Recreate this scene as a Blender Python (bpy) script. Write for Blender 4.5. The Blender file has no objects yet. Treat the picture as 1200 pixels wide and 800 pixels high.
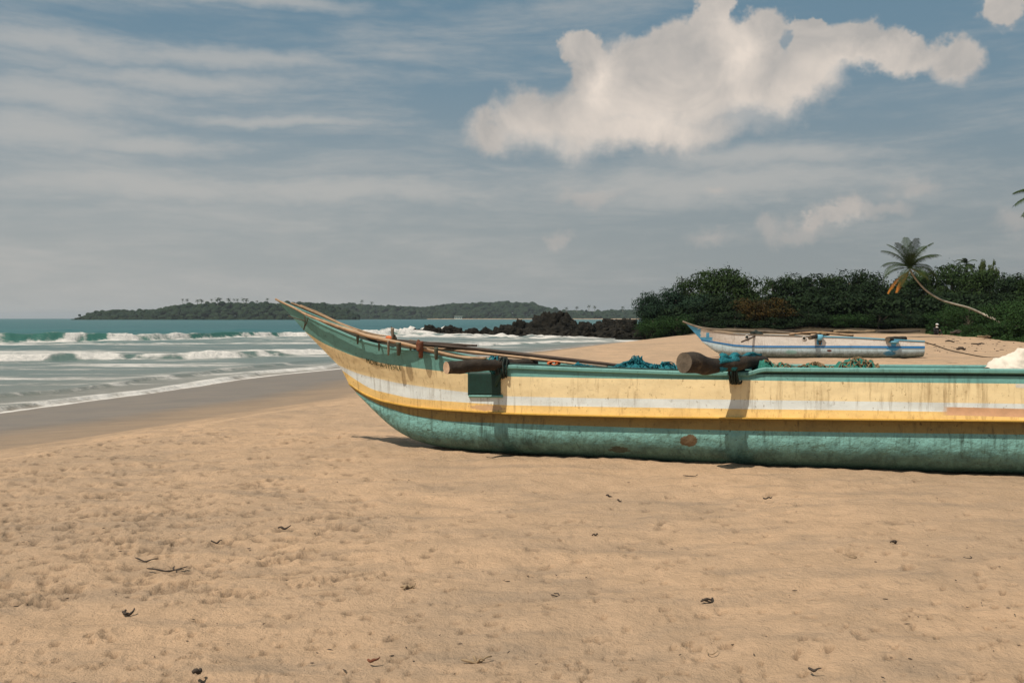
import bpy, bmesh, math, random
import numpy as np
from mathutils import Vector, Matrix, noise as mnoise

random.seed(7)
rng = np.random.default_rng(11)
scene = bpy.context.scene
COL = scene.collection
F = 1167.0
CAMZ = 1.5
PITCH = math.atan(27.0 / F)
WATER = -0.72

# ------------------------------------------------------------------ helpers
def ray(px, py):
    x = (px - 600) / F
    zc = (400 - py) / F
    return Vector((x, math.cos(PITCH) + zc * math.sin(PITCH), -math.sin(PITCH) + zc * math.cos(PITCH)))

def at(px, py, Y):
    r = ray(px, py)
    r = r * (Y / r.y)
    return Vector((r.x, r.y, CAMZ + r.z))

def ground_at(px, py, z=0.0):
    r = ray(px, py)
    t = (z - CAMZ) / r.z
    return Vector((r.x * t, r.y * t, z))

def tag(o, label=None, cat=None, group=None, kind=None):
    if label: o['label'] = label
    if cat: o['category'] = cat
    if group: o['group'] = group
    if kind: o['kind'] = kind
    return o

def empty(name, loc=(0, 0, 0), rz=0.0, scale=1.0):
    o = bpy.data.objects.new(name, None)
    COL.objects.link(o)
    o.empty_display_size = 0.2
    o.location = loc
    o.rotation_euler = (0, 0, rz)
    o.scale = (scale,) * 3 if not isinstance(scale, tuple) else scale
    return o

def mesh_obj(name, verts, faces, mats, parent=None, smooth=False, fmat=None, attrs=None):
    me = bpy.data.meshes.new(name)
    if isinstance(verts, np.ndarray) and isinstance(faces, np.ndarray):
        nv, nf, k = len(verts), len(faces), faces.shape[1]
        me.vertices.add(nv); me.vertices.foreach_set('co', verts.astype(np.float32).ravel())
        me.loops.add(nf * k); me.loops.foreach_set('vertex_index', faces.astype(np.int32).ravel())
        me.polygons.add(nf)
        me.polygons.foreach_set('loop_start', np.arange(0, nf * k, k, dtype=np.int32))
        me.update(calc_edges=True); me.validate()
    else:
        me.from_pydata([tuple(v) for v in verts], [], [tuple(f) for f in faces])
        me.update()
    if not isinstance(mats, (list, tuple)): mats = [mats]
    for m in mats: me.materials.append(m)
    if fmat is not None:
        me.polygons.foreach_set('material_index', np.asarray(fmat, dtype=np.int32))
    if smooth:
        me.polygons.foreach_set('use_smooth', np.ones(len(me.polygons), dtype=bool))
    if attrs:
        for k, a in attrs.items():
            at_ = me.attributes.new(k, 'FLOAT', 'POINT')
            at_.data.foreach_set('value', np.asarray(a, dtype=np.float32))
    o = bpy.data.objects.new(name, me)
    COL.objects.link(o)
    if parent is not None: o.parent = parent
    return o

def children_of(o):
    return [c for c in bpy.data.objects if c.parent == o]

def copy_tree(o, parent=None):
    c = o.copy(); COL.objects.link(c)
    if parent is not None: c.parent = parent
    for ch in KIDS.get(o.name, []):
        copy_tree(ch, c)
    return c
KIDS = {}
def reg_kids(o):
    KIDS[o.name] = children_of(o)
    for c in KIDS[o.name]: reg_kids(c)

# numpy value noise
def _hash(ix, iy, seed):
    h = (ix.astype(np.int64) * 374761393 + iy.astype(np.int64) * 668265263 + seed * 974634777) & 0xffffffff
    h = ((h ^ (h >> 13)) * 1274126177) & 0xffffffff
    h = h ^ (h >> 16)
    return (h & 0xffffff) / float(0xffffff)
def vnoise(x, y, seed=0):
    ix = np.floor(x); iy = np.floor(y)
    fx = x - ix; fy = y - iy
    fx = fx * fx * (3 - 2 * fx); fy = fy * fy * (3 - 2 * fy)
    a = _hash(ix, iy, seed); b = _hash(ix + 1, iy, seed)
    c = _hash(ix, iy + 1, seed); d = _hash(ix + 1, iy + 1, seed)
    return (a + (b - a) * fx) * (1 - fy) + (c + (d - c) * fx) * fy - 0.5
def fbm(x, y, seed=0, oct=4):
    s = 0; a = 1.0
    for i in range(oct):
        s = s + a * vnoise(x, y, seed + i * 17)
        x = x * 2.03 + 5.1; y = y * 2.03 + 1.7; a *= 0.5
    return s
def sstep(e0, e1, x):
    t = np.clip((x - e0) / (e1 - e0), 0, 1)
    return t * t * (3 - 2 * t)

# ------------------------------------------------------------------ node materials
class NT:
    def __init__(s, tree): s.t = tree; s.n = tree.nodes; s.l = tree.links
    def new(s, ty, **kw):
        n = s.n.new(ty)
        for k, v in kw.items(): setattr(n, k, v)
        return n
    def link(s, a, b): s.l.new(a, b)
    def val(s, sock, v):
        if hasattr(v, 'links') or isinstance(v, bpy.types.NodeSocket): s.l.new(v, sock)
        else: sock.default_value = v
    def math(s, op, a, b=0.0, c=None, clamp=False):
        n = s.new('ShaderNodeMath', operation=op, use_clamp=clamp)
        s.val(n.inputs[0], a); s.val(n.inputs[1], b)
        if c is not None: s.val(n.inputs[2], c)
        return n.outputs[0]
    def vmath(s, op, a, b=None, out=0):
        n = s.new('ShaderNodeVectorMath', operation=op)
        s.val(n.inputs[0], a)
        if b is not None: s.val(n.inputs[1], b)
        return n.outputs[out]
    def noise(s, vec, scale, detail=4, rough=0.55, dist=0.0):
        n = s.new('ShaderNodeTexNoise')
        if vec is not None: s.l.new(vec, n.inputs['Vector'])
        n.inputs['Scale'].default_value = scale; n.inputs['Detail'].default_value = detail
        n.inputs['Roughness'].default_value = rough; n.inputs['Distortion'].default_value = dist
        return n.outputs['Fac']
    def mapr(s, v, a, b, c=0.0, d=1.0, smooth=False):
        n = s.new('ShaderNodeMapRange', clamp=True)
        if smooth: n.interpolation_type = 'SMOOTHSTEP'
        s.val(n.inputs[0], v); s.val(n.inputs[1], a); s.val(n.inputs[2], b)
        s.val(n.inputs[3], c); s.val(n.inputs[4], d)
        return n.outputs[0]
    def mix(s, f, a, b, blend='MIX'):
        n = s.new('ShaderNodeMix', data_type='RGBA', blend_type=blend)
        s.val(n.inputs['Factor'], f)
        for k, v in ((6, a), (7, b)):
            if isinstance(v, (tuple, list)): v = tuple(v) + (1,) if len(v) == 3 else v
            s.val(n.inputs[k], v)
        return n.outputs[2]
    def coord(s, kind='Object', scale=None):
        c = s.new('ShaderNodeTexCoord').outputs[kind]
        if scale is not None: c = s.vmath('MULTIPLY', c, scale)
        return c

def new_mat(name):
    m = bpy.data.materials.new(name); m.use_nodes = True
    t = NT(m.node_tree)
    bs = t.n['Principled BSDF']
    return m, t, bs

def set_bump(t, bs, h, strength=0.5, dist=0.02, prev=None):
    b = t.new('ShaderNodeBump')
    b.inputs['Strength'].default_value = strength; b.inputs['Distance'].default_value = dist
    t.link(h, b.inputs['Height'])
    if prev is not None: t.link(prev, b.inputs['Normal'])
    t.link(b.outputs[0], bs.inputs['Normal'])
    return b.outputs[0]

def pmat(name, c1, c2, scale=3.0, rough=0.7, stretch=(1, 1, 1), bump=0.4, bscale=20.0, bdist=0.01,
         dirt=None, dirt_scale=2.0, dirt_lo=0.55, dirt_hi=0.75, dirt_stretch=(1, 1, 1), spec=0.3, detail=5):
    m, t, bs = new_mat(name)
    v = t.coord('Object', stretch)
    f = t.mapr(t.noise(v, scale, detail), 0.3, 0.7)
    col = t.mix(f, c1, c2)
    if dirt is not None:
        v2 = t.coord('Object', dirt_stretch)
        d = t.mapr(t.noise(v2, dirt_scale, 8, 0.65), dirt_lo, dirt_hi)
        col = t.mix(d, col, dirt)
    t.link(col, bs.inputs['Base Color'])
    bs.inputs['Roughness'].default_value = rough
    bs.inputs['Specular IOR Level'].default_value = spec
    if bump:
        set_bump(t, bs, t.noise(t.coord('Object'), bscale, 6, 0.6), bump, bdist)
    return m

def hull_paint(name, c1, dirt=(0.12, 0.09, 0.05), amount=0.5, rough=0.5, chip=None, bottom=None, lump=0.35, patches=()):
    """weathered brush paint: vertical streaks, scratches, chips; local x runs along the boat"""
    m, t, bs = new_mat(name)
    o = t.coord('Object')
    c2 = tuple(x * 0.86 for x in c1)
    f = t.mapr(t.noise(t.vmath('MULTIPLY', o, (1.5, 1.5, 5)), 2.0, 5), 0.3, 0.7)
    col = t.mix(f, c1, c2)
    st = t.noise(t.vmath('MULTIPLY', o, (9, 9, 0.8)), 2.5, 6, 0.65)           # drips
    big = t.noise(o, 1.1, 3)
    blot = t.mapr(t.noise(o, 4.0, 6, 0.74), 0.49, 0.66, 0, amount * 0.75)     # old rubbed stains
    col = t.mix(blot, col, tuple(a * 0.55 + b * 0.45 for a, b in zip(c1, dirt)))
    scr = t.noise(t.vmath('MULTIPLY', o, (0.9, 0.9, 22)), 3.2, 5, 0.75)
    col = t.mix(t.mapr(scr, 0.68, 0.75, 0, amount * 0.7), col, tuple(min(1, x * 1.25 + .05) for x in c1))
    blk = t.mapr(t.noise(o, 11, 7, 0.75), 0.635, 0.67, 0, amount * .9)               # chipped spots
    col = t.mix(blk, col, tuple(a * 0.3 + b * 0.7 for a, b in zip(c1, dirt)))
    k = t.mapr(t.math('ADD', st, t.math('MULTIPLY', big, 0.35)), 0.70, 0.95, 0, amount)
    col = t.mix(k, col, dirt)
    sp = t.mapr(t.noise(o, 26, 5, 0.7), 0.61, 0.69, 0, amount)
    col = t.mix(sp, col, dirt)
    sc = t.mapr(t.noise(t.vmath('MULTIPLY', o, (2, 2, 14)), 3.0, 6, 0.7), 0.62, 0.72, 0, amount * 0.8)
    col = t.mix(sc, col, tuple(x * 0.6 for x in c1))
    if chip is not None:
        ch = t.mapr(t.noise(o, 5.5, 8, 0.7), 0.63, 0.66, 0, 0.85)
        col = t.mix(ch, col, chip)
    if bottom is not None:          # stain plus the belly's shade, put into colour from the sand up, ragged edge
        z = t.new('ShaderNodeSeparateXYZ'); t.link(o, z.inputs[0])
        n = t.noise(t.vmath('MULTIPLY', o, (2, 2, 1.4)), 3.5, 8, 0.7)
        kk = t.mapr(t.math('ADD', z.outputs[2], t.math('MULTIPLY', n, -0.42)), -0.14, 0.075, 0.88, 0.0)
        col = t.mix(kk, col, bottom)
    for (kind, cx, cz, rx, rz, pc, jag) in patches:     # repainted or bared places: box or oval, ragged edge
        d = t.vmath('MULTIPLY', t.vmath('SUBTRACT', o, (cx, 0, cz)), (1 / rx, 0, 1 / rz))
        if kind == 'oval': r = t.vmath('LENGTH', d, out=1)
        else:
            sp_ = t.new('ShaderNodeSeparateXYZ'); t.link(t.vmath('ABSOLUTE', d), sp_.inputs[0])
            r = t.math('MAXIMUM', sp_.outputs[0], sp_.outputs[2])
        r = t.math('ADD', r, t.math('MULTIPLY', t.math('SUBTRACT', t.noise(o, 19, 6, 0.75), 0.5), jag * 1.9))
        pcol = t.mix(t.mapr(t.noise(o, 9, 5, 0.6), 0.35, 0.65), pc, tuple(x * 0.8 for x in pc))
        col = t.mix(t.mapr(r, 0.97, 1.03, 1.0, 0.0), col, pcol)
    t.link(col, bs.inputs['Base Color'])
    bs.inputs['Roughness'].default_value = rough
    bs.inputs['Specular IOR Level'].default_value = 0.35
    h = t.math('ADD', t.math('MULTIPLY', t.noise(o, 7, 4, 0.5), 1.0), t.math('MULTIPLY', t.noise(o, 60, 4, 0.6), 0.12))
    set_bump(t, bs, h, lump, 0.03 if bottom is None else 0.042)
    return m

# ------------------------------------------------------------------ camera / world / sun
cam_d = bpy.data.cameras.new('camera'); cam = bpy.data.objects.new('camera', cam_d); COL.objects.link(cam)
cam.location = (0, 0, CAMZ); cam.rotation_euler = (math.pi / 2 - PITCH, 0, 0)
cam_d.lens = 35.0; cam_d.sensor_width = 36.0; cam_d.clip_end = 40000; cam_d.clip_start = 0.05
scene.camera = cam

LIGHT = Vector((0.46, 0.36, -1.0)).normalized()
sun_d = bpy.data.lights.new('sun', 'SUN'); sun = bpy.data.objects.new('sun', sun_d); COL.objects.link(sun)
sun_d.energy = 4.7; sun_d.angle = math.radians(0.53); sun_d.color = (1.0, 0.915, 0.785)
sun.rotation_euler = LIGHT.to_track_quat('-Z', 'Y').to_euler()
to_sun = -LIGHT
scene.view_settings.view_transform = 'Standard'; scene.view_settings.look = 'None'
scene.view_settings.exposure = -0.06; scene.view_settings.gamma = 1.0
scene.view_settings.use_curve_mapping = False

def azel(px, py):
    d = ray(px, py).normalized()
    return math.atan2(d.x, d.y), math.asin(d.z)

def build_world():
    w = bpy.data.worlds.new('World'); scene.world = w; w.use_nodes = True
    t = NT(w.node_tree); t.n.clear()
    sky = t.new('ShaderNodeTexSky', sky_type='NISHITA', sun_disc=False)
    sky.sun_elevation = math.asin(to_sun.z)
    sky.sun_rotation = math.atan2(to_sun.x, to_sun.y)
    sky.air_density = 1.0; sky.dust_density = 2.0; sky.ozone_density = 1.5
    STR = 0.07
    K = 1.0 / STR
    dirv = t.new('ShaderNodeTexCoord').outputs['Generated']
    sep = t.new('ShaderNodeSeparateXYZ'); t.link(dirv, sep.inputs[0])
    az = t.math('ARCTAN2', sep.outputs[0], sep.outputs[1])
    el = t.math('ARCSINE', sep.outputs[2])
    comb = t.new('ShaderNodeCombineXYZ'); t.link(az, comb.inputs[0]); t.link(el, comb.inputs[1])
    P = comb.outputs[0]
    def nvec(scale, detail, amp, rough=0.6):
        n = t.new('ShaderNodeTexNoise'); t.link(P, n.inputs['Vector'])
        n.inputs['Scale'].default_value = scale; n.inputs['Detail'].default_value = detail
        n.inputs['Roughness'].default_value = rough
        c = t.vmath('SUBTRACT', n.outputs['Color'], (0.5, 0.5, 0.5))
        s = t.new('ShaderNodeVectorMath', operation='SCALE'); t.link(c, s.inputs[0]); s.inputs['Scale'].default_value = amp
        return s.outputs[0]
    warp = t.vmath('ADD', P, nvec(10, 5, 0.068, 0.6))
    warp = t.vmath('ADD', warp, nvec(34, 6, 0.030, 0.65))
    warp = t.vmath('MULTIPLY', warp, (1, 1, 0))
    def field(vec, ells, smooth=0.25):
        cur = None
        for (cx, cy, rx, ry) in ells:
            a, e = azel(cx, cy)
            a2, _ = azel(cx + rx, cy); _, e2 = azel(cx, cy - ry)
            d = t.vmath('SUBTRACT', vec, (a, e, 0))
            d = t.vmath('MULTIPLY', d, (1 / abs(a2 - a), 1 / abs(e2 - e), 0))
            r = t.vmath('LENGTH', d, out=1)
            cur = r if cur is None else t.math('SMOOTH_MIN', cur, r, smooth)
        return cur
    base = sky.outputs[0]
    # muted blue air above, pale grey-beige air towards the horizon
    base = t.mix(0.70, base, (0.165 * K, 0.285 * K, 0.360 * K))
    hz = t.mapr(el, 0.0, 0.30, 0.88, 0.0, smooth=True)
    hcol = t.mix(t.mapr(az, -0.5, 0.5, 0, 1, smooth=True), (0.425 * K, 0.430 * K, 0.415 * K), (0.305 * K, 0.325 * K, 0.325 * K))
    base = t.mix(hz, base, hcol)
    # cirrus streaks
    sv = t.vmath('MULTIPLY', P, (2.0, 12.0, 1.0))
    ci = t.noise(sv, 2.2, 6, 0.62, 0.35)
    fine = t.noise(t.vmath('MULTIPLY', P, (7, 26, 1)), 4.0, 5, 0.65)
    ci = t.math('ADD', t.math('MULTIPLY', ci, 0.85), t.math('MULTIPLY', fine, 0.17))
    lat = t.mapr(az, -0.6, 0.25, 0.085, -0.015)
    ci = t.math('ADD', ci, lat)
    cim = t.mapr(ci, 0.42, 0.80, 0.0, 0.50, smooth=True)
    cirwarp = t.vmath('ADD', P, nvec(5, 5, 0.05))
    cirwarp = t.vmath('MULTIPLY', cirwarp, (1, 1, 0))
    streaks = [(60, 55, 180, 17), (260, 72, 150, 11), (210, 96, 150, 13), (60, 112, 150, 22), (170, 168, 110, 12), (40, 150, 120, 26),
               (170, 216, 180, 18), (400, 222, 200, 15), (300, 4, 120, 10), (330, 145, 130, 7), (840, 215, 260, 22), (900, 185, 150, 14)]
    cf = field(cirwarp, streaks, 0.3)
    cs = t.mapr(t.math('ADD', cf, t.math('MULTIPLY', t.math('SUBTRACT', fine, 0.5), 1.2)), 0.1, 1.7, 0.60, 0.0, smooth=True)
    cim = t.math('MAXIMUM', cim, cs)
    base = t.mix(cim, base, (0.56 * K, 0.535 * K, 0.50 * K))
    # cumulus
    big = [(575, 155, 34, 22), (618, 140, 46, 34), (670, 138, 60, 42), (682, 48, 24, 22), (690, 82, 26, 26), (705, 112, 52, 40), (745, 100, 60, 58),
           (790, 62, 62, 44), (838, 22, 24, 36), (800, 100, 90, 58), (880, 96, 40, 38), (925, 100, 64, 38), (885, 48, 44, 34),
           (958, 66, 42, 34), (1000, 52, 42, 30), (1050, 68, 50, 24), (1110, 62, 34, 30), (945, 38, 30, 16), (760, 150, 130, 26)]
    small = [(1000, 245, 24, 16), (978, 255, 26, 12), (955, 262, 18, 8), (1185, 8, 34, 24)]
    holes = [(921, 51, 8, 11), (1012, 20, 20, 8)]
    f1 = field(warp, big, 0.36)
    f2 = field(warp, small, 0.2)
    fh = field(warp, holes, 0.1)
    f = t.math('MINIMUM', f1, f2)
    # soft underside: the edge is wider low in the cloud
    e_top = azel(700, 60)[1]; e_bot = azel(700, 190)[1]
    softn = t.mapr(el, e_bot, e_top, 1.0, 0.16)
    up = t.math('ADD', 1.05, t.math('MULTIPLY', softn, 0.35))
    lo = t.math('SUBTRACT', 1.0, t.math('MULTIPLY', softn, 0.75))
    m = t.mapr(f, t.math('SUBTRACT', lo, .06), t.math('ADD', up, .04), 0.95, 0.0, smooth=True)
    m = t.math('MAXIMUM', m, t.mapr(f2, 0.45, 1.25, 0.95, 0.0, smooth=True))
    m = t.math('MULTIPLY', m, t.mapr(fh, 0.5, 1.3, 0.30, 1.0, smooth=True))
    # thickness seen from below: field sampled a little towards the sun
    w2 = t.vmath('ADD', warp, (-0.018, 0.030, 0))
    core = [(640, 138, 80, 46), (684, 62, 26, 34), (750, 95, 90, 70), (838, 30, 30, 50), (880, 95, 90, 44), (985, 52, 80, 36), (1090, 65, 56, 28), (985, 250, 60, 26)]
    g = field(w2, core, 0.6)
    lit = t.mapr(g, 1.25, -0.15, 0.15, 1.05)
    tex = t.noise(P, 16, 5, 0.6, 0.6)
    lit = t.math('ADD', lit, t.math('MULTIPLY', t.math('SUBTRACT', tex, 0.5), 1.5), clamp=True)
    cc = t.mix(lit, (0.47 * K, 0.445 * K, 0.42 * K), (0.85 * K, 0.745 * K, 0.65 * K))
    base = t.mix(m, base, cc)
    faint = [(905, 267, 16, 12), (935, 271, 46, 12), (690, 232, 36, 13), (655, 280, 17, 9), (830, 275, 34, 11), (1070, 225, 26, 12), (840, 219, 20, 5), (1190, 262, 30, 16), (1040, 250, 36, 12)]
    ff = field(warp, faint, 0.2)
    fm = t.mapr(ff, 0.1, 1.35, 0.42, 0.0, smooth=True)
    base = t.mix(fm, base, (0.56 * K, 0.50 * K, 0.455 * K))
    w.cycles.sampling_method='MANUAL'; w.cycles.sample_map_resolution=256
    bg = t.new('ShaderNodeBackground'); bg.inputs['Strength'].default_value = STR
    t.link(base, bg.inputs['Color'])
    out = t.new('ShaderNodeOutputWorld'); t.link(bg.outputs[0], out.inputs['Surface'])
build_world()

# ------------------------------------------------------------------ terrain functions
XS_Y = [-400, -60, 0, 14, 17.4, 23.3, 30, 38, 47, 60, 86, 97, 103, 160, 400, 2000]
XS_X = [-150, -32, -12, -7.2, -6.0, -4.0, -2.7, -1.5, 0.0, 3.4, 11.5, 16.5, 20, 40, 130, 900]
def dland(x, y):
    return (x - np.interp(y, XS_Y, XS_X)) * 0.93
def hland(x, y):
    d = dland(x, y)
    slope = 0.05 + 0.06 * sstep(35, 75, y)
    up = -0.35 * (1 - sstep(-0.5, 6.5, d)) 
    dn = -0.35 + np.maximum(d, -60) * slope
    h = np.where(d > 0, np.maximum(up, -0.35 + d * 0.13), dn)
    h = np.where(d > 0, np.minimum(h, 0), h)
    h = np.maximum(h, -3.5)
    bank = (0.45 + 0.5 * vnoise(x / 3.1, y / 3.0, 91)) * sstep(97.0, 100.5, y + 2 * vnoise(x / 2.2, y / 5.0, 92)) * sstep(10, 24, x)
    return h + bank
def veg_front(x):        # world y where greenery starts, as a function of x
    return np.interp(x, [10, 20, 24, 41, 44, 48, 60, 200], [100, 98, 95.5, 95.5, 90, 80, 50, 30])

def grid_faces(nr, nc):
    i = np.arange(nr - 1)[:, None] * nc + np.arange(nc - 1)[None, :]
    return np.stack([i, i + 1, i + nc + 1, i + nc], -1).reshape(-1, 4)

# ------------------------------------------------------------------ sand
def sand_material(name='sand'):
    m, t, bs = new_mat(name)
    o = t.coord('Object')
    wet = t.new('ShaderNodeAttribute', attribute_name='wet').outputs['Fac']
    soil = t.new('ShaderNodeAttribute', attribute_name='soil').outputs['Fac']
    n1 = t.noise(o, 0.35, 5)
    n2 = t.noise(o, 3.0, 7, 0.65)
    n3 = t.noise(o, 90, 3, 0.7)
    n4 = t.noise(o, 420, 2, 0.7)
    base = t.mix(t.mapr(n1, 0.38, 0.62), (0.56, 0.372, 0.232), (0.44, 0.305, 0.200))
    base = t.mix(t.mapr(n2, 0.44, 0.70, 0, 0.6), base, (0.34, 0.235, 0.15))
    # grey mineral streaks drawn out along the shore
    v = t.new('ShaderNodeMapping'); v.vector_type = 'POINT'
    t.link(o, v.inputs[0]); v.inputs['Rotation'].default_value = (0, 0, math.radians(-38)); v.inputs['Scale'].default_value = (1.0, 3.4, 1)
    s1 = t.noise(v.outputs[0], 0.8, 8, 0.68, 0.3)
    base = t.mix(t.mapr(s1, 0.48, 0.68, 0, 0.62), base, (0.25, 0.195, 0.145))
    s2 = t.noise(v.outputs[0], 5.0, 7, 0.7, 0.2)
    base = t.mix(t.mapr(s2, 0.57, 0.70, 0, 0.5), base, (0.19, 0.145, 0.105))
    # grains and dark specks
    base = t.mix(t.mapr(n3, 0.3, 0.7, 0, 0.30), base, (0.36, 0.25, 0.16))
    base = t.mix(t.mapr(n4, 0.60, 0.75, 0, 0.35), base, (0.20, 0.14, 0.09))
    base = t.mix(t.mapr(t.noise(o, 33, 2, 0.5), 0.735, 0.76, 0, 0.7), base, (0.12, 0.085, 0.06))
    vo = t.new('ShaderNodeTexVoronoi'); vo.inputs['Scale'].default_value = 2.3; t.link(o, vo.inputs['Vector'])
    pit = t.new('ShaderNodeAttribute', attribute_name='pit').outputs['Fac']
    dryc = t.mix(t.math('MULTIPLY', pit, t.mapr(n2, .4, .6, .6, 1.0)), base, (0.11, 0.08, 0.055))    # shade inside the prints, put into the sand colour
    wetc = t.mix(t.mapr(t.noise(v.outputs[0], 0.9, 5), 0.35, 0.65), (0.21, 0.158, 0.110), (0.155, 0.120, 0.088))
    soilc = t.mix(n2, (0.085, 0.062, 0.038), (0.035, 0.030, 0.018))
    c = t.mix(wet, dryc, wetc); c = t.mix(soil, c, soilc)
    t.link(c, bs.inputs['Base Color'])
    t.link(t.mapr(wet, 0.55, 1.0, 0.9, 0.38), bs.inputs['Roughness'])
    t.link(t.mapr(wet, 0.5, 1.0, 0.12, 0.38), bs.inputs['Specular IOR Level'])
    h = t.math('ADD', t.math('MULTIPLY', n2, 0.5), t.math('MULTIPLY', t.noise(o, 22, 6, 0.68), 0.5))
    h = t.math('ADD', h, t.math('MULTIPLY', n3, 0.10))
    b = t.new('ShaderNodeBump'); b.inputs['Distance'].default_value = 0.05
    t.link(h, b.inputs['Height'])
    t.link(t.mapr(wet, 0.2, 1.0, 1.0, 0.10), b.inputs['Strength'])
    t.link(b.outputs[0], bs.inputs['Normal'])
    return m
SAND = sand_material()

def wet_attr(x, y):
    d = dland(x, y) + 0.9 * fbm(x / 3.5, y / 3.5, 5, 4)
    w = 1 - sstep(-0.55, 0.15, d)
    w = w * (1 - 0.35 * sstep(-3.5, -1.0, d))
    damp = (1 - sstep(0, 2.2, d)) * 0.30
    return np.maximum(w, damp)

def build_sand():
    ys = [0.6]
    while ys[-1] < 150: ys.append(ys[-1] + max(0.018, 0.0055 * (ys[-1] + 1.0)))
    ys = np.array(ys); us = np.linspace(-0.60, 0.66, 760)
    U, Y = np.meshgrid(us, ys)
    X = U * (Y + 4.0)
    H = hland(X, Y)
    d = dland(X, Y)
    dry = sstep(-0.1, 0.9, d)
    near = 1 - sstep(20, 55, Y)
    z = H + dry * 0.05 * fbm(X / 3.0, Y / 3.0, 1, 3)
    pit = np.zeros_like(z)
    z += dry * (0.034 * fbm(X / 0.55, Y / 0.5, 2, 3) + 0.017 * fbm(X / 0.14, Y / 0.12, 3, 3)) * (0.3 + 0.7 * near)
    # churned areas: raised relief where feet have crossed
    churn = sstep(0.0, 0.35, fbm(X / 2.2 + 3, Y / 2.2, 8, 3))
    z += dry * near * churn * 0.040 * (np.abs(fbm(X / 0.22, Y / 0.2, 9, 3)) * -1)
    # footprints and pits
    Xf, Yf = X.ravel(), Y.ravel(); zf = z.ravel()
    colstep = us[1] - us[0]
    def stamp(cx, cy, a, b, ang, depth):
        r = max(a, b) * 2.2
        i0 = np.searchsorted(ys, cy - r); i1 = np.searchsorted(ys, cy + r)
        if i1 <= i0: return
        j0 = int(max(0, np.floor(((cx - r) / (cy + 4.0 + (r if cx < 0 else -r)) - us[0]) / colstep)) - 2)
        j1 = int(min(len(us), np.ceil(((cx + r) / (cy + 4.0 + (-r if cx < 0 else r)) - us[0]) / colstep)) + 2)
        j0 = max(0, j0)
        if j1 <= j0: return
        xx = X[i0:i1, j0:j1] - cx; yy = Y[i0:i1, j0:j1] - cy
        ca, sa = math.cos(ang), math.sin(ang)
        p = (xx * ca + yy * sa) / a; q = (-xx * sa + yy * ca) / b
        rr = np.sqrt(p * p + q * q)
        prof = -depth * (1 - sstep(0.45, 1.0, rr)) + depth * 0.16 * np.exp(-((rr - 1.25) / 0.28) ** 2)
        z[i0:i1, j0:j1] += prof
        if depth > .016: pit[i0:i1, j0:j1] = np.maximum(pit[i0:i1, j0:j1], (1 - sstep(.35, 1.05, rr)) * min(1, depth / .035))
    R = random.Random(5)
    # trampled band left of the bow
    for k in range(900):
        px = R.uniform(-20, 440); py = 506 + 190 * R.random() ** 1.25 + max(0, 150 - px) * .12 + R.gauss(0, 6)
        if R.random() > .35 + .9 * float(vnoise(np.array(px / 60.), np.array(py / 14.), 71) + .5): continue
        if py < 500 or px > 440 or px < -20: continue
        g = ground_at(px, py)
        stamp(g.x, g.y, R.uniform(.06, .14), R.uniform(.014, .032), R.uniform(.1, .7), R.uniform(.015, .045))
    for k in range(1100):
        px = R.uniform(-60, 1260); py = 560 + 250 * R.random() ** 0.8
        g = ground_at(px, py)
        sc_ = min(1, g.y / 8); stamp(g.x, g.y, R.uniform(.03, .085) * sc_, R.uniform(.012, .035) * sc_, R.uniform(-.5, 1.0), R.choice((.008, .012, .017, .024, .032, .036)))
    # mid distance beach behind the boat
    for k in range(420):
        cx = R.uniform(2, 40); cy = R.uniform(16, 85)
        if dland(np.array(cx), np.array(cy)) < 2: continue
        stamp(cx, cy, R.uniform(.12, .5), R.uniform(.1, .3), R.uniform(-.4, .4), R.uniform(.02, .06))
    # settle the sand flat under the hull of the big boat
    bx = np.clip((X - 1.5) * .9536 + (Y - 10.7) * -.301, -3.0, 9)
    lat = (X - 1.5) * .301 + (Y - 10.7) * .9536
    soil = sstep(0, 2.0, Y - veg_front(X) + 1.2 * fbm(X / 3, Y / 3, 12, 3))
    soil = soil * sstep(6, 11, X)
    V = np.stack([X, Y, z], -1).reshape(-1, 3)
    # finer debris line stains near the vegetation
    o = mesh_obj('sand', V, grid_faces(len(ys), len(us)), SAND, smooth=True,
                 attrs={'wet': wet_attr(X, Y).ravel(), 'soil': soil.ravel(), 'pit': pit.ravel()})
    tag(o, 'golden dry sand trampled with footprints, darker and wet along the sea', kind='structure')
    # wide outer ground: seabed and land beyond
    xs = np.concatenate([-np.geomspace(12000, 60, 26), np.linspace(-55, 120, 60), np.geomspace(130, 12000, 26)])
    yy = np.concatenate([-np.geomspace(900, 10, 12), np.linspace(-8, 160, 60), np.geomspace(170, 12500, 30)])
    X2, Y2 = np.meshgrid(xs, yy)
    z2 = hland(X2, Y2) - 0.16
    z2 = np.where(dland(X2, Y2) < 0, np.maximum(z2, -3.6), z2)
    soil2 = sstep(0, 2.0, Y2 - veg_front(X2)) * sstep(6, 11, X2)
    o = mesh_obj('ground', np.stack([X2, Y2, z2], -1).reshape(-1, 3), grid_faces(len(yy), len(xs)), SAND, smooth=True,
                 attrs={'wet': wet_attr(X2, Y2).ravel(), 'soil': soil2.ravel()})
    tag(o, 'wider sand and soil around the beach', kind='structure')
build_sand()

def sand_z(x, y):
    d = dland(np.array(x), np.array(y))
    return float(hland(np.array(x), np.array(y)) + sstep(-0.1, 0.9, d) * 0.05 * fbm(np.array(x) / 3.0, np.array(y) / 3.0, 1, 3))

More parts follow.
